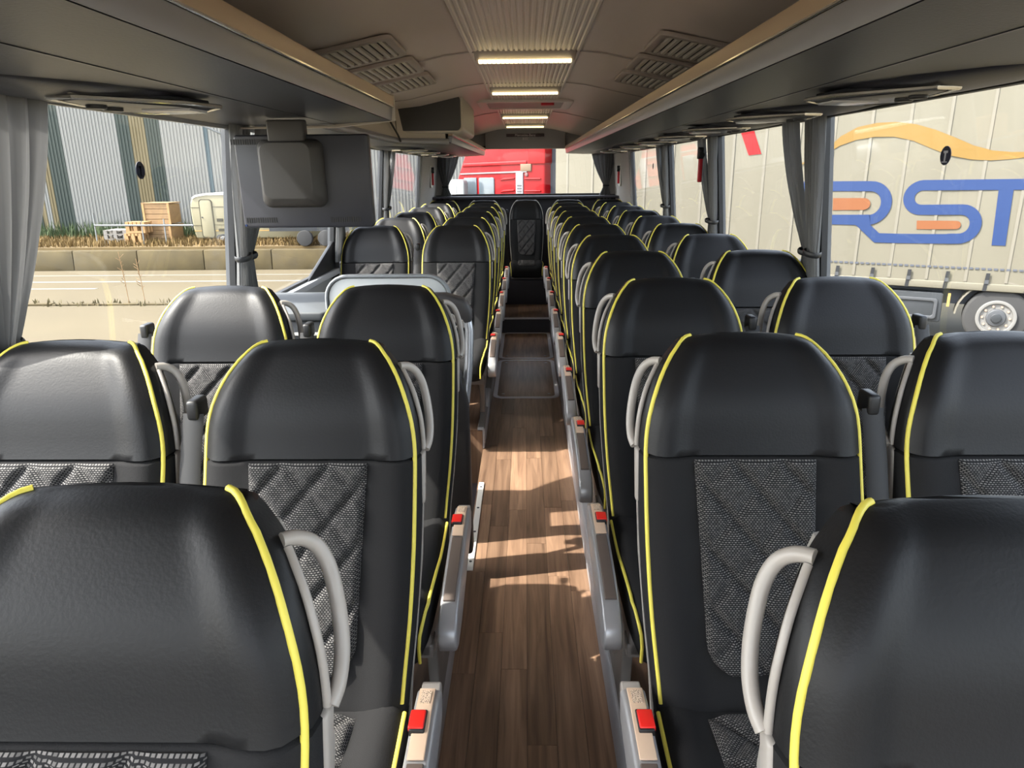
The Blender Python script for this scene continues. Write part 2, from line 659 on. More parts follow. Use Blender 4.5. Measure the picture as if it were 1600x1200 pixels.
def side_wall(s, name):
    root = empty(name)
    struct(root, 'coach side wall with grey pillars and panel below the windows')
    m = MB()
    m.prism([(s * 1.24, -1.0), (s * 1.275, -1.0), (s * 1.275, SILL), (s * 1.24, SILL)], Y0, Y1, 'y')
    m.build('lower_panel', 'wall_grey', root)
    m = MB()
    m.prism([(s * 1.175, SILL - 0.02), (s * 1.24, SILL - 0.05), (s * 1.27, SILL - 0.02), (s * 1.27, SILL + 0.004), (s * 1.19, SILL + 0.006)], Y0, Y1, 'y')
    m.build('sill_ledge', 'pillar_grey', root, bevel=0.004)
    m = MB()
    wt = WTOP if s > 0 else WTOP - 0.03
    m.prism([(s * 1.163, wt + 0.02), (s * 1.168, wt), (s * 1.182, wt), (s * 1.235, wt + 0.16), (s * 1.25, 2.12), (s * 1.163, 2.12)], Y0, Y1, 'y')
    m.build('header', 'wall_grey', root)
    for yp in PILLARS:
        m = MB()
        prof = []
        for z in (SILL - 0.01, WTOP + 0.02):
            x = wall_x(z)
            prof.append([(s * (x - 0.015), yp - PW * 0.7, z), (s * (x - 0.02), yp, z), (s * (x - 0.015), yp + PW * 0.7, z),
                         (s * (x + 0.03), yp + PW, z), (s * (x + 0.03), yp - PW, z)])
        m.loft(prof)
        m.build('pillar', 'pillar_grey', root, smooth=True)
    m = MB()
    prof = []
    for z in (SILL - 0.01, WTOP + 0.02):
        x = wall_x(z)
        prof.append([(s * (x - 0.03), 8.30, z), (s * (x - 0.045), 9.6, z), (s * (x + 0.03), 9.6, z), (s * (x + 0.03), 8.30, z)])
    m.loft(prof)
    m.build('rear_side_panel', 'rear_panel', root)
    return root


side_wall(-1, 'wall_left')
side_wall(1, 'wall_right')

wno = 0
spans = [(Y0, PILLARS[0])] + list(zip(PILLARS, PILLARS[1:]))
for s in (-1, 1):
    for k, (a, b) in enumerate(spans):
        wno += 1
        a2 = a + (PW * 0.9 if k else 0)
        b2 = b - PW * 0.9
        w = empty('window_%d' % wno)
        struct(w, ('left' if s < 0 else 'right') + ' side coach window in a black rubber seal')
        m = MB()
        prof = []
        for z in (SILL, WTOP + 0.01):
            x = wall_x(z)
            prof.append([(s * x, a2, z), (s * (x + 0.005), a2, z), (s * (x + 0.005), b2, z), (s * x, b2, z)])
        m.loft(prof)
        m.build('pane', 'glass', w)
        m = MB()
        for (ya, yb) in ((a2 - 0.012, a2 + 0.014), (b2 - 0.014, b2 + 0.012)):
            prof = []
            for z in (SILL, WTOP + 0.01):
                x = wall_x(z)
                prof.append([(s * (x - 0.012), ya, z), (s * (x + 0.012), ya, z), (s * (x + 0.012), yb, z), (s * (x - 0.012), yb, z)])
            m.loft(prof)
        for z in (SILL + 0.006, WTOP):
            x = wall_x(z)
            m.box(min(s * (x - 0.012), s * (x + 0.012)), max(s * (x - 0.012), s * (x + 0.012)), a2, b2, z - 0.012, z + 0.012)
        m.build('seal', 'rubber', w)

# middle door in the stairwell, below the window line
dr = empty('door_1')
struct(dr, 'middle door at the foot of the stairwell')
MB().prism(rrect(WELL0 + 0.1, WELL1 - 0.1, -0.95, SILL - 0.08, 0.05), -1.238, -1.225, 'x').build('door_leaf', 'pillar_grey', dr, bevel=0.003)
MB().tube([(-1.2, 3.0, 0.1), (-1.16, 3.0, 0.12), (-1.16, 3.0, 0.62), (-1.2, 3.0, 0.64)], 0.012, 8).build('door_handle', 'steel', dr, smooth=True)
m = MB()
m.prism([(3.95, 0.885), (4.56, 0.885), (4.56, 1.06), (4.35, 1.0)], -1.236, -1.215, 'x')
trim(m, 'rubber', 'dark sloping edge at the foot of the stairwell window')

# rear wall and rear window
rw = empty('wall_rear')
struct(rw, 'rear wall of the coach around the rear window')
RB, RT, RX = 1.17, 1.757, 1.02
MB().box(-1.24, 1.24, Y1, Y1 + 0.05, -0.2, RB).build('lower_panel', 'rear_dark', rw)
MB().box(-1.24, 1.24, Y1, Y1 + 0.05, RT, 2.1).build('upper_panel', 'rear_panel', rw)
MB().box(-1.24, -RX, Y1, Y1 + 0.05, RB, RT).build('corner_panel', 'rear_panel', rw)
MB().box(RX, 1.24, Y1, Y1 + 0.05, RB, RT).build('corner_panel', 'rear_panel', rw)
MB().box(-1.2, 1.2, Y1 - 0.36, Y1, RB - 0.035, RB - 0.01).build('parcel_shelf', 'rear_dark', rw, bevel=0.006)
hd = MB()
hd.prism([(Y1 - 0.03, 1.74), (Y1, 1.735), (Y1, 2.0), (Y1 - 0.10, 2.0)], -0.51, 0.51, 'x')
hd.build('header_panel', 'rear_panel', rw, bevel=0.006)
wno += 1
w = empty('window_%d' % wno)
struct(w, 'rear window of the coach above the bench')
MB().box(-RX, RX, Y1 + 0.018, Y1 + 0.024, RB, RT).build('pane', 'glass', w)
frame_ring(rrect(-RX - 0.02, RX + 0.02, RB - 0.02, RT + 0.02, 0.05), rrect(-RX + 0.012, RX - 0.012, RB + 0.012, RT - 0.012, 0.04), Y1 + 0.03, Y1 - 0.01, 'y').build('seal', 'rubber', w)

# ceiling
CEIL = [(-1.2, 1.84), (-0.95, 1.865), (-0.7, 1.892), (-0.5, 1.935), (-0.36, 1.965), (-0.25, 1.978)]
ceil_poly = CEIL + [(-x, z) for x, z in reversed(CEIL)]


def ceil_z(x):
    return lerp(ceil_poly, x)


m = MB()
m.loft([[(x, y, z) for x, z in ceil_poly] for y in (Y0, 3.60, 4.9, 6.9, Y1)], closed=False)
m.loft([[(x, y, z + 0.02) for x, z in ceil_poly] for y in (Y0, Y1)], closed=False)
ceiling = struct(m.build('ceiling', 'ceiling_beige', smooth=True), 'beige coach ceiling with a ribbed centre strip')
MB().box(-1.27, 1.27, Y0, Y1 + 0.06, 2.06, 2.12).build('roof_skin', 'wall_grey', ceiling)
m = MB()
prof = []
nr = 22
for k in range(nr):
    x = -0.25 + 0.5 * k / nr
    d = 0.5 / nr
    prof += [(x, 1.9765), (x + d * 0.18, 1.9715), (x + d * 0.62, 1.9715), (x + d * 0.8, 1.9765)]
prof.append((0.25, 1.9765))
m.loft([[(x, y, z) for x, z in prof] for y in (Y0, 9.55)], closed=False)
m.build('ribbed_strip', 'ceiling_rib', ceiling)
for ys in (3.43, 4.60, 6.80):
    m = MB()
    m.loft([[(x, ys + dy, z - 0.002 - dz) for x, z in ceil_poly] for dy, dz in ((-0.008, 0), (-0.005, 0.004), (0.005, 0.004), (0.008, 0))], closed=False)
    m.build('seam_strip', 'vent_frame', ceiling)

# ------------------------------------------------------------------ luggage racks
LDROP = 0.018                  # the left rack hangs a little lower than the right one
RK = dict(bi=(0.52, 1.679), mid=(0.514, 1.727), top=(0.508, 1.773), crease=(0.745, 1.669), out=(1.165, 1.668))


def rack(s, ya, yb, label, xin=None):
    root = empty('luggage_rack', (0, ya, 0 if s > 0 else -LDROP))
    tag(root, label, 'luggage rack', 'overhead luggage racks')
    L = yb - ya
    dx = 0.0 if xin is None else xin - RK['bi'][0]
    q = lambda p: (s * (p[0] + dx), p[1])
    bi, mid, top = q(RK['bi']), q(RK['mid']), q(RK['top'])
    cr = (s * max(RK['crease'][0], RK['bi'][0] + dx + 0.08), RK['crease'][1])
    ot = (s * RK['out'][0], RK['out'][1])
    MB().prism([(bi[0] + s * 0.004, bi[1]), cr, ot, (ot[0], ot[1] + 0.05), (cr[0], cr[1] + 0.04), (bi[0] + s * 0.03, bi[1] + 0.03)], 0, L, 'y').build('shelf', 'rack_under', root, smooth=True)
    MB().prism([(cr[0] - s * 0.003, cr[1] - 0.0015), (cr[0] + s * 0.003, cr[1] - 0.0015), (cr[0] + s * 0.003, cr[1] + 0.004), (cr[0] - s * 0.003, cr[1] + 0.004)], 0, L, 'y').build('seam', 'unit_dark', root)
    MB().prism([bi, mid, (mid[0] + s * 0.03, mid[1]), (bi[0] + s * 0.03, bi[1] + 0.02)], -0.004, L, 'y').build('lower_rail', 'rack_silver', root, bevel=0.002)
    MB().prism([(mid[0] - s * 0.004, mid[1] + 0.003), (top[0], top[1] - 0.006), (top[0] + s * 0.01, top[1]), (top[0] + s * 0.026, top[1] - 0.006), (mid[0] + s * 0.03, mid[1] + 0.003)], -0.004, L, 'y').build('upper_rail', 'rack_bronze', root, bevel=0.002)
    MB().tube([(mid[0] - s * 0.004, -0.004, mid[1] + 0.002), (mid[0] - s * 0.004, L, mid[1] + 0.002)], 0.0035, 6).build('bead', 'chrome', root, smooth=True)
    return root


rack(1, Y0, Y1 - 0.02, 'long overhead luggage rack above the whole right bank of seats')
fl = rack(-1, Y0, 2.94, 'overhead luggage rack above the nearest left seats, ending at the monitor')
m = MB()
m.prism([(-0.506, 1.678), (-0.506, 1.775), (-0.54, 1.775), (-0.55, 1.70), (-0.76, 1.665), (-1.16, 1.662), (-1.16, 1.655), (-0.745, 1.655)], 4.235, 4.25, 'y')
m.build('end_cap', 'rack_cream', fl, bevel=0.003)
rack(-1, 5.3, Y1 - 0.02, 'overhead luggage rack above the rear left seats')
# set-back rack over the stairwell
mr_ = empty('stairwell_rack', (0, 2.955, -LDROP))
tag(mr_, 'set-back cream overhead panel above the stairwell, behind the monitor', 'luggage rack')
poly = [(-0.86, 0.0), (-0.86, 2.1), (-0.56, 2.335), (-1.165, 2.335), (-1.165, 0.0)]
MB().prism(poly, 1.668, 1.70, 'z').build('shelf', 'rack_under', mr_)
m = MB()
for (p, q_) in (((-0.86, 0.0), (-0.86, 2.1)), ((-0.86, 2.1), (-0.56, 2.33))):
    a, b = Vector((p[0], p[1], 0)), Vector((q_[0], q_[1], 0))
    n = (b - a).cross(Vector((0, 0, 1))).normalized() * 0.02
    m.loft([[tuple(v + Vector((0, 0, z)) + n * k) for k, z in ((0, 1.70), (-1.2, 1.90), (-2.2, 1.90), (-1, 1.70))] for v in (a, b)])
m.build('fascia', 'rack_cream', mr_)
m = MB()
m.tube([(-0.855, 0.0, 1.688), (-0.855, 2.1, 1.688), (-0.54, 2.33, 1.69)], 0.02, 8, squash=(0.02, 0.008))
m.build('rail', 'rack_silver', mr_, smooth=True)
m = MB()
m.tube([(-0.845, 1.55, 1.86), (-0.842, 1.75, 1.79), (-0.84, 2.0, 1.72), (-0.838, 2.08, 1.685)], 0.006, 6)
m.build('cable', 'vent_dark', mr_, smooth=True)
# closed locker above the start of the rear left rack
lk = empty('overhead_locker', (0, 5.1, 0))
tag(lk, 'dark closed locker hanging from the ceiling above the rear left rack', 'locker')
MB().prism(rrect(-0.95, -0.42, 1.725, 1.97, 0.035), 0, 1.1, 'y').build('body', 'rack_cream', lk, bevel=0.006)
MB().prism(rrect(-0.94, -0.435, 1.735, 1.955, 0.03), -0.012, 0.004, 'y').build('end_panel', 'mount_grey', lk, bevel=0.004)

# reading-light units under the racks, one per seat row
def light_unit(s, yc, label):
    root = empty('reading_light_unit', (s * 0.96, yc, 1.668 if s > 0 else 1.668 - LDROP))
    tag(root, label, 'reading light', 'reading light units under the racks')
    m = MB()
    def sec(y, w, d):
        return [(s * (0.20 - 2 * w * (0.5 - 0.5 * math.cos(PI * k / 8))), y, -d * math.sin(PI * k / 8) + 0.004) for k in range(9)]
    m.loft([sec(-0.36, 0.06, 0.004), sec(-0.30, 0.10, 0.016), sec(-0.15, 0.15, 0.026), sec(0.05, 0.17, 0.028), sec(0.2, 0.15, 0.022), sec(0.27, 0.11, 0.010), sec(0.30, 0.08, 0.003)], closed=True)
    m.build('housing', 'rack_under', root, smooth=True)
    loop = [(s * -0.02, -0.16), (s * -0.16, 0.06), (s * -0.185, 0.20), (s * -0.12, 0.26), (s * 0.02, 0.27), (s * 0.08, 0.20), (s * 0.07, 0.02), (s * 0.04, -0.14)]
    m = MB()
    m.tube([(x, y, -0.012 - 0.012 * math.cos(x * 6)) for x, y in loop], 0.0055, 6, closed=True)
    m.build('bezel', 'chrome', root, smooth=True)
    m = MB()
    m.prism([(x * 0.86 - s * 0.006, y * 0.86 + 0.01) for x, y in loop], -0.028, -0.004, 'z')
    m.build('panel', 'unit_dark', root, bevel=0.003)
    m = MB()
    m.prism([(s * -0.15, 0.10), (s * -0.155, 0.19), (s * -0.06, 0.22), (s * -0.02, 0.12)], -0.033, -0.02, 'z')
    m.build('lens', 'lens', root, bevel=0.003)
    for yy in (0.0, 0.07):
        MB().cyl((s * 0.02, yy), 0.022, -0.036, -0.02, n=14).build('air_nozzle', 'black_plastic', root, bevel=0.003)
    return root


ORD = ['first', 'second', 'third', 'fourth', 'fifth', 'sixth', 'seventh', 'eighth', 'ninth', 'tenth', 'eleventh', 'twelfth']
for k in range(8):
    light_unit(1, 1.92 + 0.8 * k, 'grey reading light unit under the right luggage rack, %s from the front' % ORD[k])
light_unit(-1, 0.72, 'grey reading light unit under the left rack at the photo\'s left edge')
light_unit(-1, 1.72, 'grey reading light unit under the left rack just before the monitor')
for k in range(4):
    light_unit(-1, 5.75 + 0.8 * k, 'grey reading light unit under the rear left rack, %s behind the stairwell' % ORD[k])

# ------------------------------------------------------------------ ceiling fittings
for k, (y, sc_) in enumerate(((3.48, 1.0), (4.87, 1.0), (7.05, 1.0), (8.5, 1.0))):
    root = empty('ceiling_lamp', (0, y, 1.972))
    tag(root, 'lit warm ceiling lamp strip above the aisle, %s from the front' % ORD[k], 'ceiling lamp', 'ceiling lamps above the aisle')
    MB().prism([(-0.10, 0.002), (0.03, 0.002), (0.03, -0.014), (0.012, -0.026), (-0.02, -0.026)], -0.225, 0.225, 'x').build('housing', 'vent_frame', root, bevel=0.004)
    m = MB()
    for j in range(21):
        x = -0.21 + j * 0.02
        m.box(x + 0.0012, x + 0.0188, -0.028, 0.010, -0.038, -0.025)
    m.build('diffuser', 'lamp_glow', root, bevel=0.002)
hatch = empty('roof_hatch', (0, 5.95, 1.975))
tag(hatch, 'framed roof hatch with a dark panel between the ceiling lamps', 'roof hatch')
frame_ring(rrect(-0.36, 0.36, -0.34, 0.34, 0.04), rrect(-0.29, 0.29, -0.27, 0.27, 0.03), 0.0, -0.02, 'z').build('frame', 'ceiling_rib', hatch, bevel=0.003)
MB().prism(rrect(-0.285, 0.285, -0.265, 0.265, 0.03), -0.014, -0.005, 'z').build('cover', 'vent_frame', hatch)
MB().prism(rrect(0.12, 0.22, -0.20, -0.12, 0.015), -0.03, -0.012, 'z').build('release_handle', 'hammer_red', hatch, bevel=0.004)

VPOS = (2.92, 3.42, 3.90)
for s in (-1, 1):
    for k, yv in enumerate(VPOS):
        xc = 0.635
        zc = ceil_z(xc)
        sl = (ceil_z(xc + 0.1) - ceil_z(xc - 0.1)) / 0.2
        root = empty('air_vent', (s * xc, yv, zc - 0.004))
        root.rotation_euler = (0, -math.atan(sl) * s, 0)
        tag(root, 'slatted beige ceiling air vent on the %s side, %s from the front' % ('left' if s < 0 else 'right', ORD[k]), 'air vent', 'ceiling air vents')
        frame_ring(rrect(-0.165, 0.165, -0.20, 0.20, 0.035), rrect(-0.135, 0.135, -0.165, 0.165, 0.02), 0.002, -0.014, 'z').build('frame', 'vent_frame', root, bevel=0.003)
        MB().box(-0.135, 0.135, -0.165, 0.165, -0.002, 0.0).build('backing', 'vent_dark', root)
        me = None
        for j in range(9):
            x = -0.12 + j * 0.03
            if me is None:
                mm = MB()
                mm.prism([(-0.0085, -0.003), (-0.006, -0.014), (0.0065, -0.014), (0.009, -0.003)], -0.165, 0.165, 'y')
                me = mm.mesh('slat', 'vent_slat')
            link('slat', me, root, (x, 0, 0))

# destination / clock panel above the rear window
cl = empty('display_panel', (0, Y1 - 0.088, 1.90))
tag(cl, 'dim display strip with lettering above the rear window', 'display')
MB().prism(rrect(-0.24, 0.24, -0.018, 0.018, 0.004), -0.01, 0.012, 'y').build('strip', 'screen_dark', cl)


def text_mesh(body, size, parent, name, matn, loc, rot, extrude=0.001):
    cu = bpy.data.curves.new('lettering', 'FONT')
    cu.body = body
    cu.size = size
    cu.extrude = extrude
    cu.align_x = 'CENTER'
    cu.align_y = 'CENTER'
    tmp = bpy.data.objects.new('lettering', cu)
    COL.objects.link(tmp)
    dg = bpy.context.evaluated_depsgraph_get()
    me = bpy.data.meshes.new_from_object(tmp.evaluated_get(dg))
    bpy.data.objects.remove(tmp)
    bpy.data.curves.remove(cu)
    me.materials.clear()
    me.materials.append(MATS[matn])
    o = link(name, me, parent, loc)
    o.rotation_euler = rot
    return o


text_mesh('Mercedes-Benz', 0.042, cl, 'lettering', 'screen_text', (0, -0.0115, 0), (PI / 2, 0, 0))
text_mesh('8:32', 0.040, cl, 'lettering', 'screen_text', (0, -0.0115, -0.042), (PI / 2, 0, 0))

# floor hatches in the aisle
for k, (ya, yb) in enumerate(((4.93, 6.02), (6.06, 7.11))):
    root = empty('floor_hatch', (0, (ya + yb) / 2, -0.1195))
    tag(root, 'rounded floor hatch in the aisle, the %s one' % ('nearer' if k == 0 else 'farther'), 'floor hatch', 'floor hatches in the aisle')
    h = (yb - ya) / 2
    frame_ring(rrect(-0.243, 0.243, -h, h, 0.07), rrect(-0.212, 0.212, -h + 0.03, h - 0.03, 0.05), 0.0, 0.006, 'z').build('rim', 'hatch_rim', root, bevel=0.001)
    MB().prism(rrect(-0.208, 0.208, -h + 0.034, h - 0.034, 0.048), 0.0, 0.004, 'z').build('cover', 'board', root)
    for sx in (-1, 1):
        for sy in (-1, 1):
            MB().cyl((sx * 0.17, sy * (h - 0.10)), 0.012, 0.004, 0.006, n=12).build('screw', 'steel', root)

# ------------------------------------------------------------------ the seats (seat faces -Y; origin on the podium)
WT = [(0.42, 0.1853), (0.5, 0.193), (0.62, 0.2046), (0.75, 0.2113), (0.88, 0.2123), (0.94, 0.2113), (0.99, 0.2055), (1.035, 0.193), (1.075, 0.1747), (1.1, 0.1578), (1.115, 0.1457), (1.124, 0.139), (1.129, 0.1337), (1.1315, 0.1293)]


def bw_(z):
    return smoother(WT, z)


def by(z):
    t = (z - 0.44) / 0.705
    return 0.025 + 0.275 * t - 0.014 * math.sin(PI * min(max(t, 0), 1)) - 0.020 * math.exp(-((z - 1.03) / 0.075) ** 2)


def wing(a, k=0.010):
    return -k * sstep(0.52, 0.80, a) + 0.022 * max(0.0, (a - 0.86) / 0.14) ** 2.0


FS = [(1.08, 0.0), (1.10, 0.003), (1.115, 0.009), (1.124, 0.019), (1.129, 0.034), (1.1315, 0.046)]
NF = 28


def back_ring(z, groove=0.0, inset=0.0):
    w = bw_(z) - inset
    fs = lerp(FS, z)
    yf = by(z) + fs + inset
    th = lerp([(0.42, 0.12), (0.9, 0.105), (1.08, 0.085), (1.14, 0.075)], z) - fs * 1.5
    r = []
    cr = 0.010 * sstep(1.07, 1.12, z)
    for i in range(NF + 1):
        a = -1 + 2 * i / NF
        y = yf + wing(abs(a)) + groove * math.exp(-((abs(a) - 0.62) / 0.035) ** 2)
        r.append((a * w, y, z + cr * (1 - a * a)))
    e = 1 - sstep(1.06, 1.125, z)
    side = ((w + 0.008 * e, min(0.020, 0.2 * th)), (w + 0.012 * e, min(0.04, 0.4 * th)), (w + 0.012 * e, th * 0.62), (w + 0.004 * e, th * 0.9), (w - 0.02, th))
    zz = lambda px: z + cr * max(0.0, 1 - (px / w) ** 2)
    for px, py in side:
        r.append((px, yf + max(py, 0.010 * e), zz(px)))
    for k in (0.6, 0.3, 0.0, -0.3, -0.6):
        r.append((k * w, yf + th + 0.006 * (1 - k * k) * e, zz(k * w)))
    for px, py in reversed(side):
        r.append((-px, yf + max(py, 0.010 * e), zz(px)))
    return r


def front_y(x, z):
    return by(z) + lerp(FS, z) + wing(min(1, abs(x) / bw_(z)))


def quilt(p, q, k=1.12, s=0.108):
    g = 0
    for sg, amp in ((-1, 1.0), (1, 0.55)):
        t = (q + sg * k * p) / s
        d = abs(t - round(t)) * s / math.sqrt(1 + k * k)
        g = max(g, amp * math.exp(-(d / 0.0078) ** 2))
    return 1 - g


HZ = 0.918


def backrest_parts():
    out = {}
    m = MB()
    zs = [0.42, 0.46, 0.5, 0.56, 0.62, 0.68, 0.75, 0.82, 0.88, 0.91, HZ - 0.004]
    m.loft([back_ring(z) for z in zs] + [back_ring(HZ - 0.001, inset=0.006)])
    out['backrest'] = (m, 'suede', dict(smooth=True, angle=50))
    m = MB()
    zs = [HZ + 0.004, 0.935, 0.965, 0.995, 1.025, 1.055, 1.078, 1.092, 1.105, 1.115, 1.120, 1.1245, 1.1275, 1.130, 1.1313]
    m.loft([back_ring(HZ, inset=0.006)] + [back_ring(z, 0.004 * (1 - sstep(1.05, 1.1, z))) for z in zs])
    out['headrest'] = (m, 'leather', dict(smooth=True, angle=50))
    # quilted centre panel
    zt, zb = HZ - 0.003, 0.52
    def pw(z):
        w = lerp([(0.52, 0.100), (0.925, 0.122)], z)
        d = z - zb
        if d < 0.06:
            w = w - 0.055 + math.sqrt(max(0, 0.06**2 - (0.06 - d) ** 2)) / 0.06 * 0.055
        return w
    def fn(u, v):
        z = zb + (zt - zb) * v
        x = (2 * u - 1) * pw(z)
        edge = min(1, min(u, 1 - u) * pw(z) * 2 / 0.008, (zt - z) / 0.006 + 0.2, (z - zb) / 0.006 + 0.1)
        return (x, front_y(x, z) - 0.0015 - edge * (0.001 + 0.013 * quilt(x, z)), z)
    def uvf(u, v):
        z = zb + (zt - zb) * v
        return ((2 * u - 1) * pw(z), z * 1.07)
    m = MB().grid(fn, 44, 72, uvf)
    out['quilted_panel'] = (m, 'woven', dict(smooth=True, angle=80))
    # piping up both sides and over the shoulder
    for sg in (-1, 1):
        pts = []
        zs = [0.455 + (1.105 - 0.455) * k / 33 for k in range(34)]
        for z in zs:
            pts.append((sg * (bw_(z) + 0.002), by(z) + lerp(FS, z) + wing(1) + 0.003, z))
        y1 = pts[-1][1]
        for x_, z, dy in ((0.1475, 1.1135, 0.008), (0.1405, 1.1205, 0.016), (0.134, 1.1260, 0.025), (0.127, 1.1305, 0.034), (0.119, 1.1335, 0.042), (0.110, 1.1345, 0.048)):
            pts.append((sg * x_, y1 + dy, z))
        m = MB().tube(pts, 0.0047, 8)
        out['piping' + str(sg)] = (m, 'piping', dict(smooth=True, angle=80))
    # rear shell
    m = MB()
    rings = []
    for z in (0.36, 0.46, 0.56, 0.7, 0.85, 0.94, 1.01, 1.05, 1.075, 1.09):
        w = bw_(max(z, 0.42)) + 0.004
        yf = by(z)
        th = lerp([(0.42, 0.125), (0.9, 0.112), (1.08, 0.095), (1.12, 0.088)], z)
        w -= 0.016 * sstep(0.84, 0.92, z)
        ro = [(w + 0.009, yf + 0.078), (w + 0.009, yf + th * 0.8), (w + 0.006, yf + th), (w - 0.03, yf + th + 0.014), (0, yf + th + 0.02)]
        ri = [(w + 0.005, yf + 0.078), (w + 0.005, yf + th * 0.8), (w + 0.002, yf + th - 0.004), (w - 0.03, yf + th + 0.009), (0, yf + th + 0.015)]
        loop = ro + [(-x, y) for x, y in reversed(ro[:-1])] + [(-x, y) for x, y in ri] + [(x, y) for x, y in reversed(ri[:-1])]
        rings.append([(x, y, z) for x, y in loop])
    m.loft(rings)
    out['back_shell'] = (m, 'shell_grey', dict(smooth=True, angle=50))
    return out


def cushion_parts():
    out = {}
    def top(x, y):
        a = abs(x) / 0.2
        base = lerp([(-0.50, 0.452), (-0.40, 0.470), (-0.25, 0.466), (0.0, 0.452), (0.05, 0.448)], y)
        return base + 0.016 * sstep(0.5, 0.85, a) - 0.022 * max(0, (a - 0.85) / 0.15) ** 2
    def hw(y):
        return lerp([(-0.50, 0.176), (-0.47, 0.19), (-0.42, 0.198), (-0.2, 0.202), (0.05, 0.196)], y)
    def ring(y, drop=0.0, rise=0.0, inset=0.0):
        w = hw(y) - inset
        r = []
        for i in range(21):
            a = -1 + 2 * i / 20
            r.append((a * w, y, top(a * 0.2, y) - drop))
        zb = 0.325 + rise
        for px, pz in ((w + 0.006, 0.42 - drop), (w + 0.004, 0.37), (w - 0.012, zb + 0.006), (w - 0.04, zb)):
            r.append((px, y, max(min(pz, 0.45 - drop), zb)))
        for px, pz in ((w - 0.04, zb), (w - 0.012, zb + 0.006), (w + 0.004, 0.37), (w + 0.006, 0.42 - drop)):
            r.append((-px, y, max(min(pz, 0.45 - drop), zb)))
        return r
    m = MB()
    m.loft([ring(-0.502, 0.05, 0.03, 0.012), ring(-0.498, 0.032, 0.018, 0.004), ring(-0.488, 0.016, 0.008), ring(-0.472, 0.005, 0.002)] + [ring(y) for y in (-0.44, -0.38, -0.3, -0.2, -0.1, 0.0, 0.05)])
    out['cushion'] = (m, 'suede', dict(smooth=True, angle=50))
    def fn(u, v):
        y = -0.455 + 0.46 * v
        pw = 0.108
        if v < 0.12:
            pw -= 0.03 * (1 - v / 0.12) ** 2
        x = (2 * u - 1) * pw
        edge = min(1, min(u, 1 - u) * 0.2 / 0.008, v * 0.46 / 0.006 + 0.1)
        return (x, y, top(x, y) + 0.0012 + edge * (0.001 + 0.012 * quilt(x, y)))
    m = MB().grid(fn, 36, 60, lambda u, v: ((2 * u - 1) * 0.108, v * 0.46))
    out['quilted_panel'] = (m, 'woven', dict(smooth=True, angle=80))
    for sg in (-1, 1):
        pts = [(sg * (hw(y) + 0.002), y, top(0.2, y) + 0.001 + 0.003 * math.sin(y * 14)) for y in [0.03 - 0.5 * k / 20 for k in range(20)]]
        pts += [(sg * 0.192, -0.482, 0.442), (sg * 0.188, -0.497, 0.424), (sg * 0.186, -0.503, 0.396), (sg * 0.186, -0.5, 0.352)]
        out['piping' + str(sg)] = (MB().tube(pts, 0.0043, 8), 'piping', dict(smooth=True, angle=80))
    return out


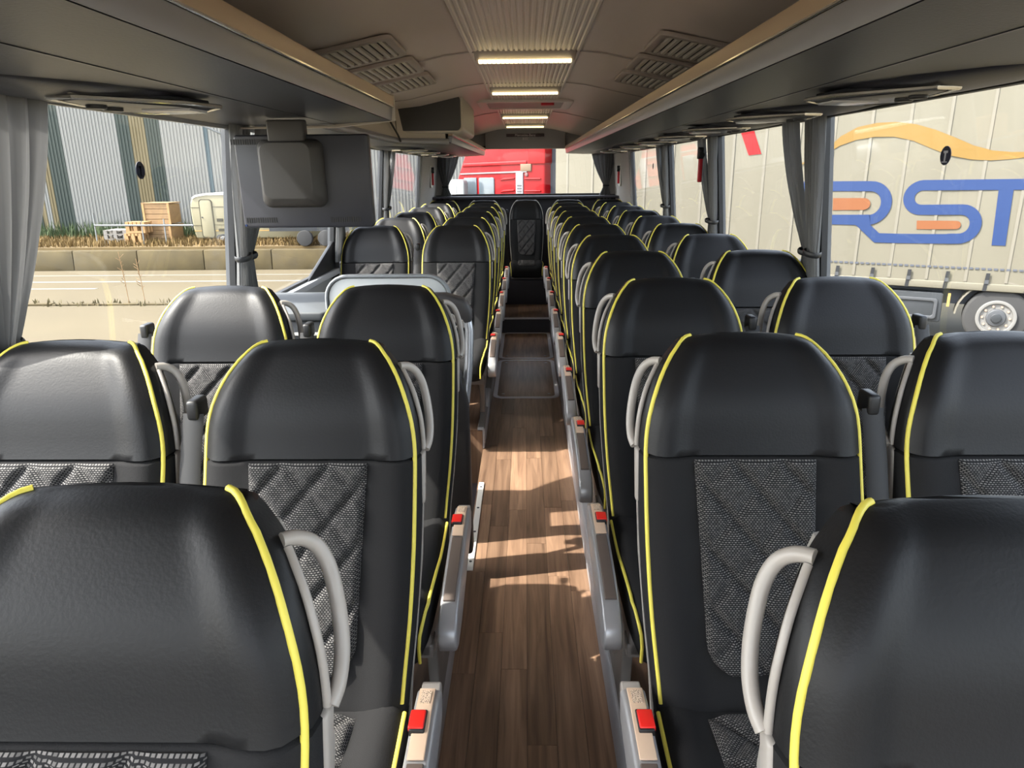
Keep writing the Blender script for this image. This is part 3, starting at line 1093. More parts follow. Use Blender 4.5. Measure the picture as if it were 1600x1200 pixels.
def other_parts():
    out = {}
    # grab handle: D-shaped loop on the aisle-side shoulder (aisle on +x)
    def hp(x, z, dy=0.05):
        return (x, by(z) + dy, z)
    outer = [(0.176, 1.088, 0.046), (0.190, 1.085, 0.060), (0.205, 1.072, 0.078), (0.2175, 1.050, 0.090), (0.2265, 1.022, 0.094), (0.233, 0.988, 0.092), (0.2365, 0.958, 0.082), (0.236, 0.936, 0.066), (0.231, 0.922, 0.054)]
    inner = [(0.228, 0.924, 0.050), (0.2265, 0.955, 0.046), (0.2235, 0.985, 0.044), (0.2175, 1.012, 0.044), (0.208, 1.040, 0.044), (0.196, 1.062, 0.045), (0.183, 1.081, 0.048)]
    m = MB()
    m.tube(catmull([hp(*p) for p in outer], 4), 0.0088, 12)
    m.tube(catmull([hp(*p) for p in inner], 4), 0.005, 10)
    out['grab_handle'] = (m, 'handle_grey', dict(smooth=True, angle=60))
    m = MB()
    m.prism([(by(0.93) + 0.04, 0.915), (by(0.93) + 0.075, 0.925), (by(0.83) + 0.075, 0.81), (by(0.83) + 0.055, 0.81)], 0.217, 0.2295, 'x')
    out['side_cover'] = (m, 'handle_grey', dict(bevel=0.005))
    # belt guide and strap on the other shoulder
    m = MB()
    m.box(-0.262, -0.236, by(1.0) + 0.03, by(1.0) + 0.085, 0.985, 1.03)
    out['belt_guide'] = (m, 'black_plastic', dict(bevel=0.008))
    m = MB()
    m.tube([(-0.25, by(1.0) + 0.04, 1.0), (-0.254, by(0.9) + 0.03, 0.9), (-0.25, by(0.7) + 0.03, 0.72), (-0.243, by(0.5) + 0.05, 0.5), (-0.23, 0.02, 0.40)], 0.02, 8, squash=(0.004, 0.022))
    out['belt_strap'] = (m, 'belt_black', dict(smooth=True, angle=60))
    # frame under the cushion, and legs
    m = MB()
    m.box(-0.19, 0.205, -0.40, -0.34, 0.285, 0.328)
    m.box(-0.19, 0.205, -0.02, 0.05, 0.285, 0.328)
    m.box(-0.17, -0.14, -0.36, 0.0, 0.29, 0.322)
    m.box(0.165, 0.2, -0.40, 0.10, 0.29, 0.36)
    out['seat_frame'] = (m, 'leg_grey', dict(bevel=0.006))
    m = MB()
    m.loft([[(0.155, -0.30, 0.30), (0.195, -0.30, 0.30), (0.195, -0.06, 0.30), (0.155, -0.06, 0.30)],
            [(0.16, -0.24, 0.20), (0.19, -0.24, 0.20), (0.19, -0.12, 0.20), (0.16, -0.12, 0.20)],
            [(0.16, -0.22, 0.06), (0.19, -0.22, 0.06), (0.19, -0.10, 0.06), (0.16, -0.10, 0.06)],
            [(0.155, -0.34, 0.012), (0.195, -0.34, 0.012), (0.195, 0.02, 0.012), (0.155, 0.02, 0.012)],
            [(0.155, -0.36, 0.0), (0.195, -0.36, 0.0), (0.195, 0.04, 0.0), (0.155, 0.04, 0.0)]])
    out['leg'] = (m, 'leg_grey', dict(bevel=0.004))
    m = MB()
    m.box(-0.185, -0.155, -0.22, -0.16, 0.0, 0.30)
    m.box(-0.195, -0.145, -0.30, -0.08, 0.0, 0.012)
    out['rear_leg'] = (m, 'leg_grey', dict(bevel=0.004))
    return out


def armrest_parts():
    out = {}
    x0, x1 = 0.225, 0.272
    m = MB()
    prof = [(0.075, 0.485), (0.055, 0.503), (0.0, 0.505), (-0.12, 0.498), (-0.30, 0.472), (-0.40, 0.448), (-0.438, 0.425), (-0.452, 0.395), (-0.44, 0.362), (-0.40, 0.345),
            (-0.30, 0.352), (-0.12, 0.392), (0.0, 0.42), (0.06, 0.43)]
    m.prism(prof, x0, x1, 'x')
    out['armrest'] = (m, 'arm_silver', dict(bevel=0.007, angle=50))
    m = MB()
    m.loft([[(x0 + 0.006, y, z + 0.002), (x1 - 0.010, y, z + 0.002), (x1 - 0.010, y, z + 0.006), (x0 + 0.006, y, z + 0.006)] for y, z in ((0.055, 0.502), (0.0, 0.5045), (-0.118, 0.4975))])
    out['top_plate'] = (m, 'arm_beige', dict(bevel=0.002))
    m = MB()
    m.loft([[(x0 + 0.007, y, z), (x1 - 0.009, y, z), (x1 - 0.010, y, z + 0.006), (x0 + 0.008, y, z + 0.006)] for y, z in ((-0.125, 0.4965), (-0.20, 0.487), (-0.30, 0.4715), (-0.37, 0.455))])
    out['arm_pad'] = (m, 'arm_pad', dict(bevel=0.002))
    m = MB()
    m.box(x0 + 0.001, x1 - 0.017, -0.062, -0.008, 0.496, 0.5135)
    out['buckle_housing'] = (m, 'black_plastic', dict(bevel=0.003))
    m = MB()
    m.box(x0 - 0.001, x1 - 0.019, -0.058, -0.012, 0.505, 0.5165)
    out['buckle_button'] = (m, 'buckle_red', dict(bevel=0.003))
    m = MB()
    m.box(x0 + 0.012, x1 - 0.016, 0.010, 0.044, 0.508, 0.5117)
    out['sticker'] = (m, 'sticker_print', {})
    m = MB()
    m.cyl((0.078, 0.475), 0.022, x0 + 0.006, x1 - 0.004, 'x', 18)
    out['pivot'] = (m, 'handle_grey', dict(bevel=0.003))
    return out


SEAT_DATA = {}
BACK, CUSH, OTHER, ARM = backrest_parts(), cushion_parts(), other_parts(), armrest_parts()
for mir in (False, True):
    D = {}
    for grp, parts in (('back', BACK), ('cush', CUSH), ('other', OTHER), ('arm', ARM)):
        for k, (m, mt, opt) in parts.items():
            D[grp, k] = m.mesh(k.rstrip('-1'), mt, opt.get('smooth', False), opt.get('bevel', 0), opt.get('angle', 40), mirror=mir)
    SEAT_DATA[mir] = D
PALE = {}
for mir in (False, True):
    for sg in ('-1', '1'):
        me = SEAT_DATA[mir]['back', 'piping' + sg].copy()
        me.materials[0] = MATS['pale_piping']
        PALE[mir, sg] = me


def seat(x, yb, aisle_right, arm, label, group, handle=True, pale=False):
    """aisle_right: the aisle lies on the seat's +x side"""
    D = SEAT_DATA[not aisle_right]
    root = empty('coach_seat', (x, yb, 0))
    tag(root, label, 'seat', group)
    b = link('backrest', D['back', 'backrest'], root)
    link('quilted_panel', D['back', 'quilted_panel'], b)
    link('headrest', D['back', 'headrest'], root)
    for sg in ('-1', '1'):
        link('piping', PALE[not aisle_right, sg] if pale else D['back', 'piping' + sg], b)
    link('back_shell', D['back', 'back_shell'], root)
    c = link('cushion', D['cush', 'cushion'], root)
    link('quilted_panel', D['cush', 'quilted_panel'], c)
    for sg in ('-1', '1'):
        link('piping', D['cush', 'piping' + sg], c)
    if handle:
        link('grab_handle', D['other', 'grab_handle'], root)
        link('side_cover', D['other', 'side_cover'], root)
    bg = link('belt_guide', D['other', 'belt_guide'], root)
    link('belt_strap', D['other', 'belt_strap'], bg)
    link('seat_frame', D['other', 'seat_frame'], root)
    link('leg', D['other', 'leg'], root)
    link('leg', D['other', 'rear_leg'], root)
    if arm:
        a = link('armrest', D['arm', 'armrest'], root, (0, -0.018, -0.008))
        for k in ('top_plate', 'arm_pad', 'buckle_housing', 'buckle_button', 'sticker', 'pivot'):
            link(k, D['arm', k], a)
    return root


ROW0, PITCH = 0.328, 0.80
XA, XW = 0.456, 0.978
for r in range(10):
    yb = ROW0 + PITCH * r
    near = ' nearest the camera' if r == 0 else ', %s from the front' % ORD[r]
    seat(XA + (0.015 if r == 0 else 0), yb + (0.014 if r == 0 else 0), False, True, 'black coach seat with yellow piping on the right of the aisle' + near, 'right aisle-side seats')
    if r > 0:
        seat(XW, yb, False, False, 'black coach seat with yellow piping beside the right windows, %s in view from the front' % ORD[r - 1], 'right window-side seats')
    if r < 3:
        st = seat(-XA + 0.014, yb + (0.048 if r == 0 else 0), True, True, 'black coach seat with yellow piping on the left of the aisle' + near, 'left aisle-side seats before the stairwell')
        if r > 0:
            st.scale.z = 0.992 if r == 1 else 0.985
            st = seat(-XW + 0.018, yb, True, False, 'black coach seat with yellow piping beside the left window, %s' % ('nearest the camera' if r == 1 else 'just before the monitor'), 'left window-side seats before the stairwell')
            st.scale.z = 0.992 if r == 1 else 0.985
    elif r > 4:
        seat(-XA + 0.014, yb, True, True, 'black coach seat with yellow piping on the left of the aisle, %s behind the stairwell' % ORD[r - 5], 'left aisle-side seats behind the stairwell')
        seat(-XW + 0.018, yb, True, False, 'black coach seat with yellow piping beside the left windows, %s behind the stairwell' % ORD[r - 5], 'left window-side seats behind the stairwell')
for x, nm in ((-XW + 0.005, 'at the left window'), (-0.49, 'left of the middle one'), (0.01, 'in the middle, facing down the aisle'), (0.50, 'right of the middle one'), (XW + 0.005, 'at the right window')):
    bs = seat(x, 8.40 if abs(x) < 0.1 else ROW0 + PITCH * 10, x < 0.1, False, 'black seat of the rear bench row ' + nm, 'rear bench seats', handle=False, pale=abs(x) < 0.6)
    if abs(x) < 0.1:
        bs.scale.x = 0.92
bb = MB().box(-0.25, 0.25, 7.94, 8.36, 0.0, 0.30).build('bench_base', 'rear_dark', bevel=0.01)
tag(bb, 'dark box under the middle seat of the rear bench', 'seat base')

# ------------------------------------------------------------------ partition behind the second left row, board and grab rail
pt = empty('stair_partition', (-0.45, 2.50, 0))
tag(pt, 'dark padded partition guarding the stairwell, with a bent grab rail', 'partition')
MB().prism([(-0.24, 0.0), (0.235, 0.0), (0.232, 0.62), (0.205, 0.76), (-0.24, 0.76)], 0.02, 0.10, 'y').build('panel', 'partition_dark', pt, bevel=0.015)
m = MB()
m.tube([(-0.22, 0.16, 1.0), (0.05, 0.16, 1.0), (0.14, 0.16, 1.0), (0.19, 0.155, 0.99), (0.225, 0.15, 0.955), (0.235, 0.145, 0.89), (0.232, 0.12, 0.77), (0.215, 0.08, 0.60)], 0.017, 12)
m.build('grab_rail', 'steel', pt, smooth=True)
m = MB()
m.prism([(-0.24, 0.945), (-0.24, 1.03), (0.15, 1.03), (0.215, 1.01), (0.245, 0.965), (0.245, 0.92), (0.222, 0.91), (0.205, 0.94), (0.17, 0.955), (0.10, 0.955)], 0.13, 0.20, 'y')
m.build('rail_cover', 'shell_dark', pt, bevel=0.018)
m = MB()
m.tube([(-0.20, 0.07, 0.70), (-0.20, 0.12, 0.94), (-0.20, 0.16, 1.0)], 0.015, 10)
m.tube([(0.115, 0.07, 0.70), (0.115, 0.14, 0.99)], 0.012, 10)
m.build('support_post', 'shell_dark', pt, smooth=True)
bd = empty('folding_board', (-0.545, 2.78, -0.035))
tag(bd, 'light grey rounded board with a darker rim behind the stair partition', 'board')
MB().prism(rrect(-0.235, 0.235, 0.70, 1.105, 0.075), 0.0, 0.018, 'y').build('panel', 'board_grey', bd, bevel=0.003)
frame_ring(rrect(-0.25, 0.25, 0.685, 1.12, 0.09), rrect(-0.238, 0.238, 0.697, 1.108, 0.078), -0.008, 0.026, 'y').build('rim', 'rim_grey', bd, bevel=0.005)
MB().box(-0.12, -0.09, 0.004, 0.026, 0.0, 0.70).build('post', 'shell_dark', bd, bevel=0.004)
MB().box(0.09, 0.12, 0.004, 0.026, 0.0, 0.70).build('post', 'shell_dark', bd, bevel=0.004)
# side console under the left window by the stairs
cs = empty('window_console', (-0.99, 2.95, -0.34))
tag(cs, 'grey low cabinet between the left window and the stairwell partition', 'cabinet')
MB().box(-0.20, 0.20, -0.22, 0.24, 0.0, 1.255).build('body', 'console_grey', cs, bevel=0.012)
MB().prism(rrect(-0.215, 0.215, -0.24, 0.25, 0.03), 1.255, 1.29, 'z').build('top', 'console_top', cs, bevel=0.008)
MB().box(-0.19, 0.19, -0.232, -0.219, 1.195, 1.207).build('strip', 'strip_white', cs, bevel=0.002)
MB().box(-0.185, 0.185, -0.23, -0.219, 0.70, 1.17).build('door', 'shell_dark', cs, bevel=0.004)

# ------------------------------------------------------------------ monitor
mo = empty('hanging_monitor', (-0.775, 2.60, 1.44))
tag(mo, 'black monitor seen from behind, hanging under the left luggage rack', 'monitor')
mo.rotation_euler = (math.radians(3), 0, math.radians(1.5))
MB().prism(rrect(-0.232, 0.232, -0.158, 0.158, 0.012), -0.018, 0.022, 'y').build('casing', 'monitor_back', mo, bevel=0.006)
MB().box(-0.215, 0.215, 0.0215, 0.024, -0.14, 0.14).build('screen', 'black_plastic', mo)
for (cx, cz) in ((-0.17, -0.130), (0.13, -0.130), (-0.19, 0.135)):
    m = MB()
    for j in range(14):
        x = cx - 0.052 + j * 0.008
        m.box(x, x + 0.0045, -0.0195, -0.017, cz - 0.009, cz + 0.009)
    m.build('vent_slots', 'black_plastic', mo)
m = MB()
m.loft([[(x, -0.016, z) for x, z in rrect(-0.175, 0.055, -0.105, 0.125, 0.03)], [(x * 0.97 - 0.0, -0.045, z * 0.97) for x, z in rrect(-0.17, 0.05, -0.10, 0.125, 0.03)], [(x, -0.075, z) for x, z in rrect(-0.150, 0.020, -0.07, 0.115, 0.03)]])
mc_ = m.build('mount_cover', 'mount_grey', mo, bevel=0.004, loc=(0.02, 0, 0.018))
MB().box(-0.105, 0.02, -0.05, 0.01, 0.11, 0.206).build('bracket', 'mount_grey', mo, bevel=0.008)
MB().cyl((-0.225, -0.148), 0.004, -0.021, -0.017, 'y', 10).build('indicator', 'print_blue', mo)

# ------------------------------------------------------------------ curtains
def curtain(s, top, tie, ztie, label, zb=0.93, phase=0.0, band=True, folds=5):
    root = empty('curtain', (0, 0, 0))
    tag(root, label, 'curtain', 'tied-back window curtains')
    zt = 1.675
    def span(z):
        if z >= ztie:
            t = (zt - z) / (zt - ztie)
            k = t ** 1.7
        else:
            k = 1 - 0.28 * min(1, (ztie - z) / 0.2)
        return (top[0] + (tie[0] - top[0]) * k, top[1] + (tie[1] - top[1]) * k, k)
    def fn(u, v):
        z = zt + (zb - zt) * v
        a, b, k = span(z)
        amp = 0.012 - 0.005 * k
        ph = 2 * PI * folds * u + phase + 0.5 * math.sin(3 * v + u * 5)
        x = wall_x(z) - 0.048 - 0.006 * k + amp * math.sin(ph) + 0.004 * math.sin(2.3 * ph + v * 4)
        return (s * x, a + (b - a) * u + 0.006 * math.cos(ph) * (1 - k), z)
    m = MB().grid(fn, folds * 12, 36)
    o = m.build('drape', 'curtain', root, smooth=True, angle=80)
    if band:
        x = wall_x(ztie)
        pts = []
        a, b = tie
        for k in range(16):
            t = 2 * PI * k / 16
            pts.append((s * (x - 0.058 + 0.030 * math.sin(t)), (a + b) / 2 + (b - a) * 0.56 * math.cos(t), ztie + 0.006 * math.cos(t)))
        MB().tube(pts, 0.006, 6, closed=True, squash=(0.011, 0.004)).build('tie_band', 'rubber', root, smooth=True)
    return root


names = ['second', 'third', 'fourth']
for s in (-1, 1):
    sd = 'left' if s < 0 else 'right'
    for k, yp in enumerate(PILLARS[1:4]):
        zt_ = 1.14 + 0.02 * k
        curtain(s, (yp - 0.17, yp - 0.0), (yp - 0.145, yp - 0.06), zt_, 'grey curtain on the %s, nearer half of the pair at the %s pillar in view' % (sd, ORD[k]), phase=k, folds=6)
        curtain(s, (yp + 0.10, yp + 0.27), (yp - 0.065, yp - 0.01), zt_, 'grey curtain on the %s, farther half of the pair at the %s pillar in view' % (sd, ORD[k]), phase=k + 2, folds=6)
curtain(-1, (1.36, 1.76), (1.47, 1.565), 1.10, 'large grey curtain at the left edge of the photo', phase=0.4, folds=6)
for s in (-1, 1):
    root = empty('curtain', (0, 0, 0))
    tag(root, 'grey tied curtain at the %s side of the rear window' % ('left' if s < 0 else 'right'), 'curtain', 'tied-back window curtains')
    def fn(u, v, s=s):
        z = 1.74 + (1.10 - 1.74) * v
        k = min(1, v / 0.72) ** 1.6
        if v > 0.72:
            k = 1 - 0.5 * (v - 0.72) / 0.28
        a = 1.16 - 0.09 * k
        b = 0.84 + 0.17 * k
        return (s * (a + (b - a) * u), Y1 - 0.05 + 0.016 * math.sin(2 * PI * 5 * u), z)
    MB().grid(fn, 50, 24).build('drape', 'curtain', root, smooth=True, angle=80)
    MB().box(min(s * 1.0, s * 1.08), max(s * 1.0, s * 1.08), Y1 - 0.075, Y1 - 0.025, 1.268, 1.29).build('tie_band', 'rubber', root, bevel=0.004)

# emergency hammers and window stickers
def hammer(loc, s, label, plate):
    root = empty('emergency_hammer', loc)
    tag(root, label, 'emergency hammer', 'emergency hammers')
    if plate:
        MB().prism(rrect(-0.075, 0.075, -0.14, 0.13, 0.03), 0, s * -0.012, 'x').build('backplate', 'strip_white', root, bevel=0.003)
    MB().prism(rrect(-0.014, 0.014, -0.11, 0.04, 0.01), s * -0.012, s * -0.036, 'x').build('handle', 'hammer_red', root, bevel=0.005)
    MB().tube([(s * -0.024, -0.04, 0.055), (s * -0.024, -0.012, 0.06), (s * -0.024, 0.016, 0.06), (s * -0.024, 0.035, 0.057)], 0.016, 10).build('head', 'black_plastic', root, smooth=True)
    MB().prism(rrect(-0.022, 0.022, 0.03, 0.10, 0.012), s * -0.010, s * -0.044, 'x').build('holder', 'black_plastic', root, bevel=0.005)
    return root


hammer((1.13, 4.72, 1.50), 1, 'red emergency hammer with black head hanging by a right-hand curtain', False)
hammer((1.155, 9.02, 1.42), 1, 'red emergency hammer on a pale plate on the right rear panel', True)
hammer((-1.155, 9.02, 1.42), -1, 'red emergency hammer on a pale plate on the left rear panel', True)


def sticker(s, y, z, r, label):
    x = wall_x(z) - 0.003
    root = empty('window_sticker', (s * x, y, z))
    tag(root, label, 'sticker', 'round stickers on the window glass')
    MB().cyl((0, 0), r, 0, s * 0.0015, 'x', 28).build('disc', 'sticker_navy', root)
    m = MB()
    m.box(-0.0012, 0.0, -r * 0.12, r * 0.12, -r * 0.6, r * 0.25)
    m.box(-0.0012, 0.0, -r * 0.4, r * 0.35, r * 0.25, r * 0.5)
    m.box(-0.0012, 0.0, -r * 0.5, r * 0.5, -r * 0.72, -r * 0.62)
    m.build('pictogram', 'sticker_pale', root)


sticker(-1, 2.26, 1.482, 0.026, 'small round navy sticker on the left window glass')
sticker(1, 2.12, 1.50, 0.026, 'small round navy sticker on the right window before the trailer lettering')
sticker(1, 6.9, 1.50, 0.026, 'small round navy sticker on the right window far back')

# ------------------------------------------------------------------ outside: yard, left bank, building, caravan
G = -1.38
gr = struct(MB().box(-90, 90, -40, 110, G - 0.3, G).build('ground', 'asphalt'), 'pale sunlit concrete yard')
for k, (ya, yb2, xa, xb) in enumerate(((19.4, 19.58, -22, -4), (18.2, 18.36, -22, -11.2), (20.7, 20.82, -17, -2))):
    o = MB().box(xa, xb, ya, yb2, G, G + 0.006).build('road_marking', 'road_paint')
    tag(o, ['long white painted line on the yard, the middle one', 'short white painted line on the yard nearest the coach', 'white painted line on the yard close to the low wall'][k], 'road marking', 'painted lines on the yard')
kb = empty('kerb', (-9.8, 15.9, G))
tag(kb, 'low stone kerb across the yard on the left', 'kerb')
for k in range(12):
    MB().box(-6 + k * 1.0 + 0.01, -5 + k * 1.0 - 0.01, -0.09, 0.09, 0, 0.035 + random.uniform(0, 0.012)).build('kerb_stone', 'kerb_concrete', kb, bevel=0.008)

BZ = -0.70
bk = MB().box(-60, 12, 22.2, 60, G, BZ).build('ground_bank', 'bank_soil')
struct(bk, 'raised dry bank behind the low concrete wall')
lw = empty('low_wall', (-12, 22.0, G))
tag(lw, 'low weathered concrete retaining wall across the left background', 'wall')
x = -14.0
while x < 20:
    L = random.uniform(1.7, 2.3)
    MB().prism([(-0.12, 0), (0.24, 0), (0.24, 0.60), (-0.06, 0.605), (-0.08, 0.58)], x + 0.012, x + L - 0.012, 'x').build('wall_block', 'kerb_concrete', lw, bevel=0.012)
    x += L


def tufts(name, label, cat, n, xr, yr, z, hr, matn, seed, lean=0.35):
    rnd = random.Random(seed)
    m = MB()
    for _ in range(n):
        x, y = rnd.uniform(*xr), rnd.uniform(*yr)
        h = rnd.uniform(*hr)
        a = rnd.uniform(0, PI)
        w = rnd.uniform(0.012, 0.03)
        dx, dy = rnd.uniform(-lean, lean) * h, rnd.uniform(-lean, lean) * h
        cx, cy = math.cos(a) * w, math.sin(a) * w
        m.add([(x - cx, y - cy, z), (x + cx, y + cy, z), (x + dx * 0.4 + cx * 0.7, y + dy * 0.4 + cy * 0.7, z + h * 0.6), (x + dx * 0.4 - cx * 0.7, y + dy * 0.4 - cy * 0.7, z + h * 0.6), (x + dx, y + dy, z + h)],
              [(0, 1, 2, 3), (3, 2, 4)])
    o = m.build(name, matn)
    tag(o, label, cat)
    o['kind'] = 'stuff'
    return o


tufts('dry_grass', 'dry yellow grass along the top of the low wall', 'grass', 14000, (-22, 0), (22.3, 25.6), BZ, (0.05, 0.26), 'dry_grass', 1)
tufts('green_weeds', 'green weeds at the foot of the striped building', 'weeds', 1500, (-20, -11), (24.6, 25.8), BZ, (0.2, 0.7), 'green_weed', 2)
tufts('kerb_weeds', 'thin weeds growing along the yard kerb', 'weeds', 120, (-11.5, -7.1), (15.7, 16.1), G, (0.03, 0.16), 'weed_olive', 3)
for k, (x, y, h) in enumerate(((-9.05, 15.9, 1.2), (-8.65, 15.85, 1.05))):
    m = MB()
    rnd = random.Random(k + 20)
    m.tube([(0, 0, 0), (-0.03, 0.02, h * 0.5), (-0.06, 0.0, h)], 0.008, 5)
    for j in range(10):
        z = h * (0.35 + 0.06 * j)
        a = rnd.uniform(0, 6.28)
        m.tube([(-0.04, 0, z), (-0.04 + 0.09 * math.cos(a), 0.09 * math.sin(a), z + 0.07)], 0.006, 4)
    o = m.build('tall_weed', 'crate_brown', loc=(x, y, G))
    tag(o, 'tall dry weed stalk by the yard kerb, %s one' % ('the left' if k == 0 else 'the right'), 'weed', 'tall weeds')

bl = empty('striped_warehouse', (0, 26.0, BZ))
tag(bl, 'warehouse clad in white, green and yellow corrugated sheets behind the yard', 'building')
PAN = [(-34, -29, 'clad_white'), (-29, -28.2, 'clad_green'), (-28.2, -27.6, 'clad_yellow'), (-27.6, -26.6, 'clad_green'), (-26.6, -20.2, 'clad_white'), (-20.2, -19.3, 'clad_green'), (-19.3, -18.9, 'clad_yellow'), (-18.9, -17.42, 'clad_green'), (-17.42, -17.25, 'clad_yellow'), (-17.25, -17.06, 'clad_white'),
       (-17.06, -16.84, 'clad_yellow'), (-16.84, -16.24, 'clad_green'), (-16.24, -14.24, 'clad_white'), (-14.24, -13.77, 'clad_green'),
       (-13.77, -13.24, 'clad_yellow'), (-13.24, -12.72, 'clad_green'), (-12.72, -11.2, 'clad_white'), (-11.2, -11.05, 'clad_blue'), (-11.05, -8.0, 'clad_white'),
       (-8.0, -4.6, 'clad_white'), (-4.6, 1.5, 'clad_white')]
for (a, b, mt) in PAN:
    n = max(1, round((b - a) / 0.115))
    d = (b - a) / n
    prof = []
    for k in range(n):
        x = a + k * d
        prof += [(x, 0.0), (x + d * 0.5, 0.0), (x + d * 0.6, -0.022), (x + d * 0.9, -0.022)]
    prof.append((b, 0.0))
    m = MB()
    m.loft([[(x, y, z) for x, y in prof] for z in (0.0, 9.0)], closed=False)
    m.build('cladding_panel', mt, bl)
MB().box(-34, 1.5, 0.03, 14, 0, 9.0).build('core', 'wall_grey', bl)
# wall lamp on the building
MB().tube([(-10.6, 0, 3.5), (-11.0, -0.5, 3.75), (-11.45, -0.9, 3.78)], 0.03, 6).build('wall_lamp', 'galv', bl, smooth=True)

# barrier rail and posts
fr_ = empty('barrier_rail', (-12.6, 23.0, BZ))
tag(fr_, 'galvanised pipe barrier in front of the striped warehouse', 'barrier')
MB().tube([(-1.2, 0, 0.62), (2.0, 0, 0.60)], 0.03, 8).build('rail', 'galv', fr_, smooth=True)
for x, tl in ((-1.2, 1.0), (0.32, 0.75), (1.05, 0.8)):
    MB().tube([(x - tl * 0.0, 0, 0), (x, 0.02, tl)], 0.022, 8).build('post', 'galv', fr_, smooth=True)


def pallet_stack(name, loc, w, d, n, h, matn, label, cat, rz=0.0):
    root = empty(name, loc, rz)
    tag(root, label, cat, 'pallets and crates by the warehouse')
    for k in range(n):
        z = k * h
        for j in range(5):
            x = -w / 2 + j * (w - w * 0.16) / 4
            MB().box(x, x + w * 0.16, -d / 2, d / 2, z + h * 0.78, z + h * 0.98).build('slat', matn, root)
        for j in range(3):
            y = -d / 2 + j * (d - 0.1) / 2
            MB().box(-w / 2, w / 2, y, y + 0.1, z + h * 0.02, z + h * 0.2).build('bearer', matn, root)
            for q in range(3):
                x = -w / 2 + q * (w - 0.12) / 2
                MB().box(x, x + 0.12, y, y + 0.1, z + h * 0.2, z + h * 0.78).build('block', matn, root)
    return root


def crate(loc, w, d, h, matn, label, n=4):
    root = empty('wooden_crate', loc)
    tag(root, label, 'crate', 'pallets and crates by the warehouse')
    MB().box(-w / 2 + 0.02, w / 2 - 0.02, -d / 2 + 0.03, d / 2, 0.02, h - 0.02).build('box', matn, root)
    for k in range(n):
        z = k * h / n
        MB().box(-w / 2, w / 2, -d / 2, -d / 2 + 0.03, z + 0.01, z + h / n - 0.01).build('plank', matn, root)
    for x in (-w / 2 - 0.01, w / 2 - 0.06):
        MB().box(x, x + 0.07, -d / 2 - 0.02, -d / 2, 0, h).build('batten', 'pallet_wood', root)
    MB().box(-w / 2 - 0.02, w / 2 + 0.02, -d / 2 - 0.02, d / 2 + 0.02, h, h + 0.03).build('lid', matn, root)


pallet_stack('pallet_stack', (-13.3, 23.6, BZ), 0.75, 0.8, 3, 0.15, 'grey_wood', 'low stack of grey wooden pallets left of the crates', 'pallets')
crate((-12.25, 24.0, BZ), 1.25, 0.9, 0.55, 'crate_brown', 'wide brown crate at the bottom of the crate pile')
crate((-12.1, 24.1, BZ + 0.59), 0.88, 0.8, 0.66, 'crate_brown', 'tall brown crate on top of the crate pile')
pallet_stack('pallet_stack', (-12.5, 23.25, BZ + 0.36), 0.62, 0.5, 1, 0.36, 'pallet_wood', 'orange wooden pallet rack leaning before the crates', 'pallets')
MB_base = pallet_stack('pallet_stack', (-12.62, 23.25, BZ), 0.55, 0.5, 1, 0.36, 'pallet_wood', 'orange wooden pallet on the ground before the crates', 'pallets')

# caravan
cv = empty('caravan', (-10.8, 23.4, BZ - 0.04))
tag(cv, 'small cream caravan parked on the bank beyond the left window', 'caravan')
body = [(0.06, 0.16), (0.0, 0.5), (-0.03, 1.1), (0.0, 1.32), (0.08, 1.45), (0.2, 1.52), (0.5, 1.57), (3.6, 1.6), (3.85, 1.52), (3.95, 1.3), (3.98, 0.7), (3.85, 0.16)]
body = [(x, z * 1.0 + 0.02) for x, z in body]
MB().prism(body, 0.0, 1.9, 'y').build('body', 'caravan_cream', cv, bevel=0.05)
MB().prism([(x * 1.0, z + 0.02) for x, z in body[4:8]] + [(3.6, 1.58), (0.5, 1.55), (0.2, 1.5), (0.08, 1.43)], -0.02, 1.92, 'y').build('roof_rail', 'strip_white', cv)
MB().prism(rrect(0.30, 0.68, 0.22, 1.40, 0.09), -0.02, 0.03, 'y').build('door', 'caravan_cream', cv, bevel=0.01)
frame_ring(rrect(0.275, 0.705, 0.195, 1.425, 0.1), rrect(0.30, 0.68, 0.22, 1.40, 0.085), -0.018, 0.02, 'y').build('door_frame', 'caravan_line', cv)
MB().cyl((0.345, 0.86), 0.022, -0.04, -0.01, 'y', 12).build('door_handle', 'hub_dark', cv)
for xa, xb, z0, z1, mt in ((0.0, 0.29, 1.16, 1.175, 'caravan_line'), (0.70, 3.9, 1.18, 1.195, 'caravan_line'), (0.03, 0.29, 0.42, 0.44, 'orange_band'), (0.72, 3.8, 0.42, 0.445, 'orange_band'), (0.02, 0.29, 0.6, 0.61, 'caravan_line'), (0.7, 3.85, 0.62, 0.63, 'caravan_line')):
    MB().box(xa, xb, -0.008, 0.01, z0, z1).build('trim_band', mt, cv)
for xa, xb in ((1.18, 2.0), (2.4, 3.3)):
    w = MB().prism(rrect(xa, xb, 0.78, 1.15, 0.06), -0.016, 0.02, 'y').build('window', 'dark_glass', cv, bevel=0.008)
MB().box(0.80, 1.0, -0.01, 0.01, 0.72, 0.82).build('vent_cover', 'caravan_line', cv)
MB().box(0.82, 1.02, -0.01, 0.01, 0.42, 0.5).build('vent_cover', 'caravan_line', cv)
MB().prism([(0.68, 0.02), (0.72, 0.24), (0.80, 0.31), (1.06, 0.31), (1.16, 0.24), (1.22, 0.02)], -0.01, 0.06, 'y').build('wheel_arch', 'hub_dark', cv)
wv = MB().cyl((0.95, 0.13), 0.20, -0.03, 0.14, 'y', 28).build('wheel', 'tyre', cv, bevel=0.02)
MB().cyl((0.95, 0.13), 0.13, -0.045, 0.0, 'y', 24).build('wheel_cap', 'rim_white', wv, bevel=0.015)

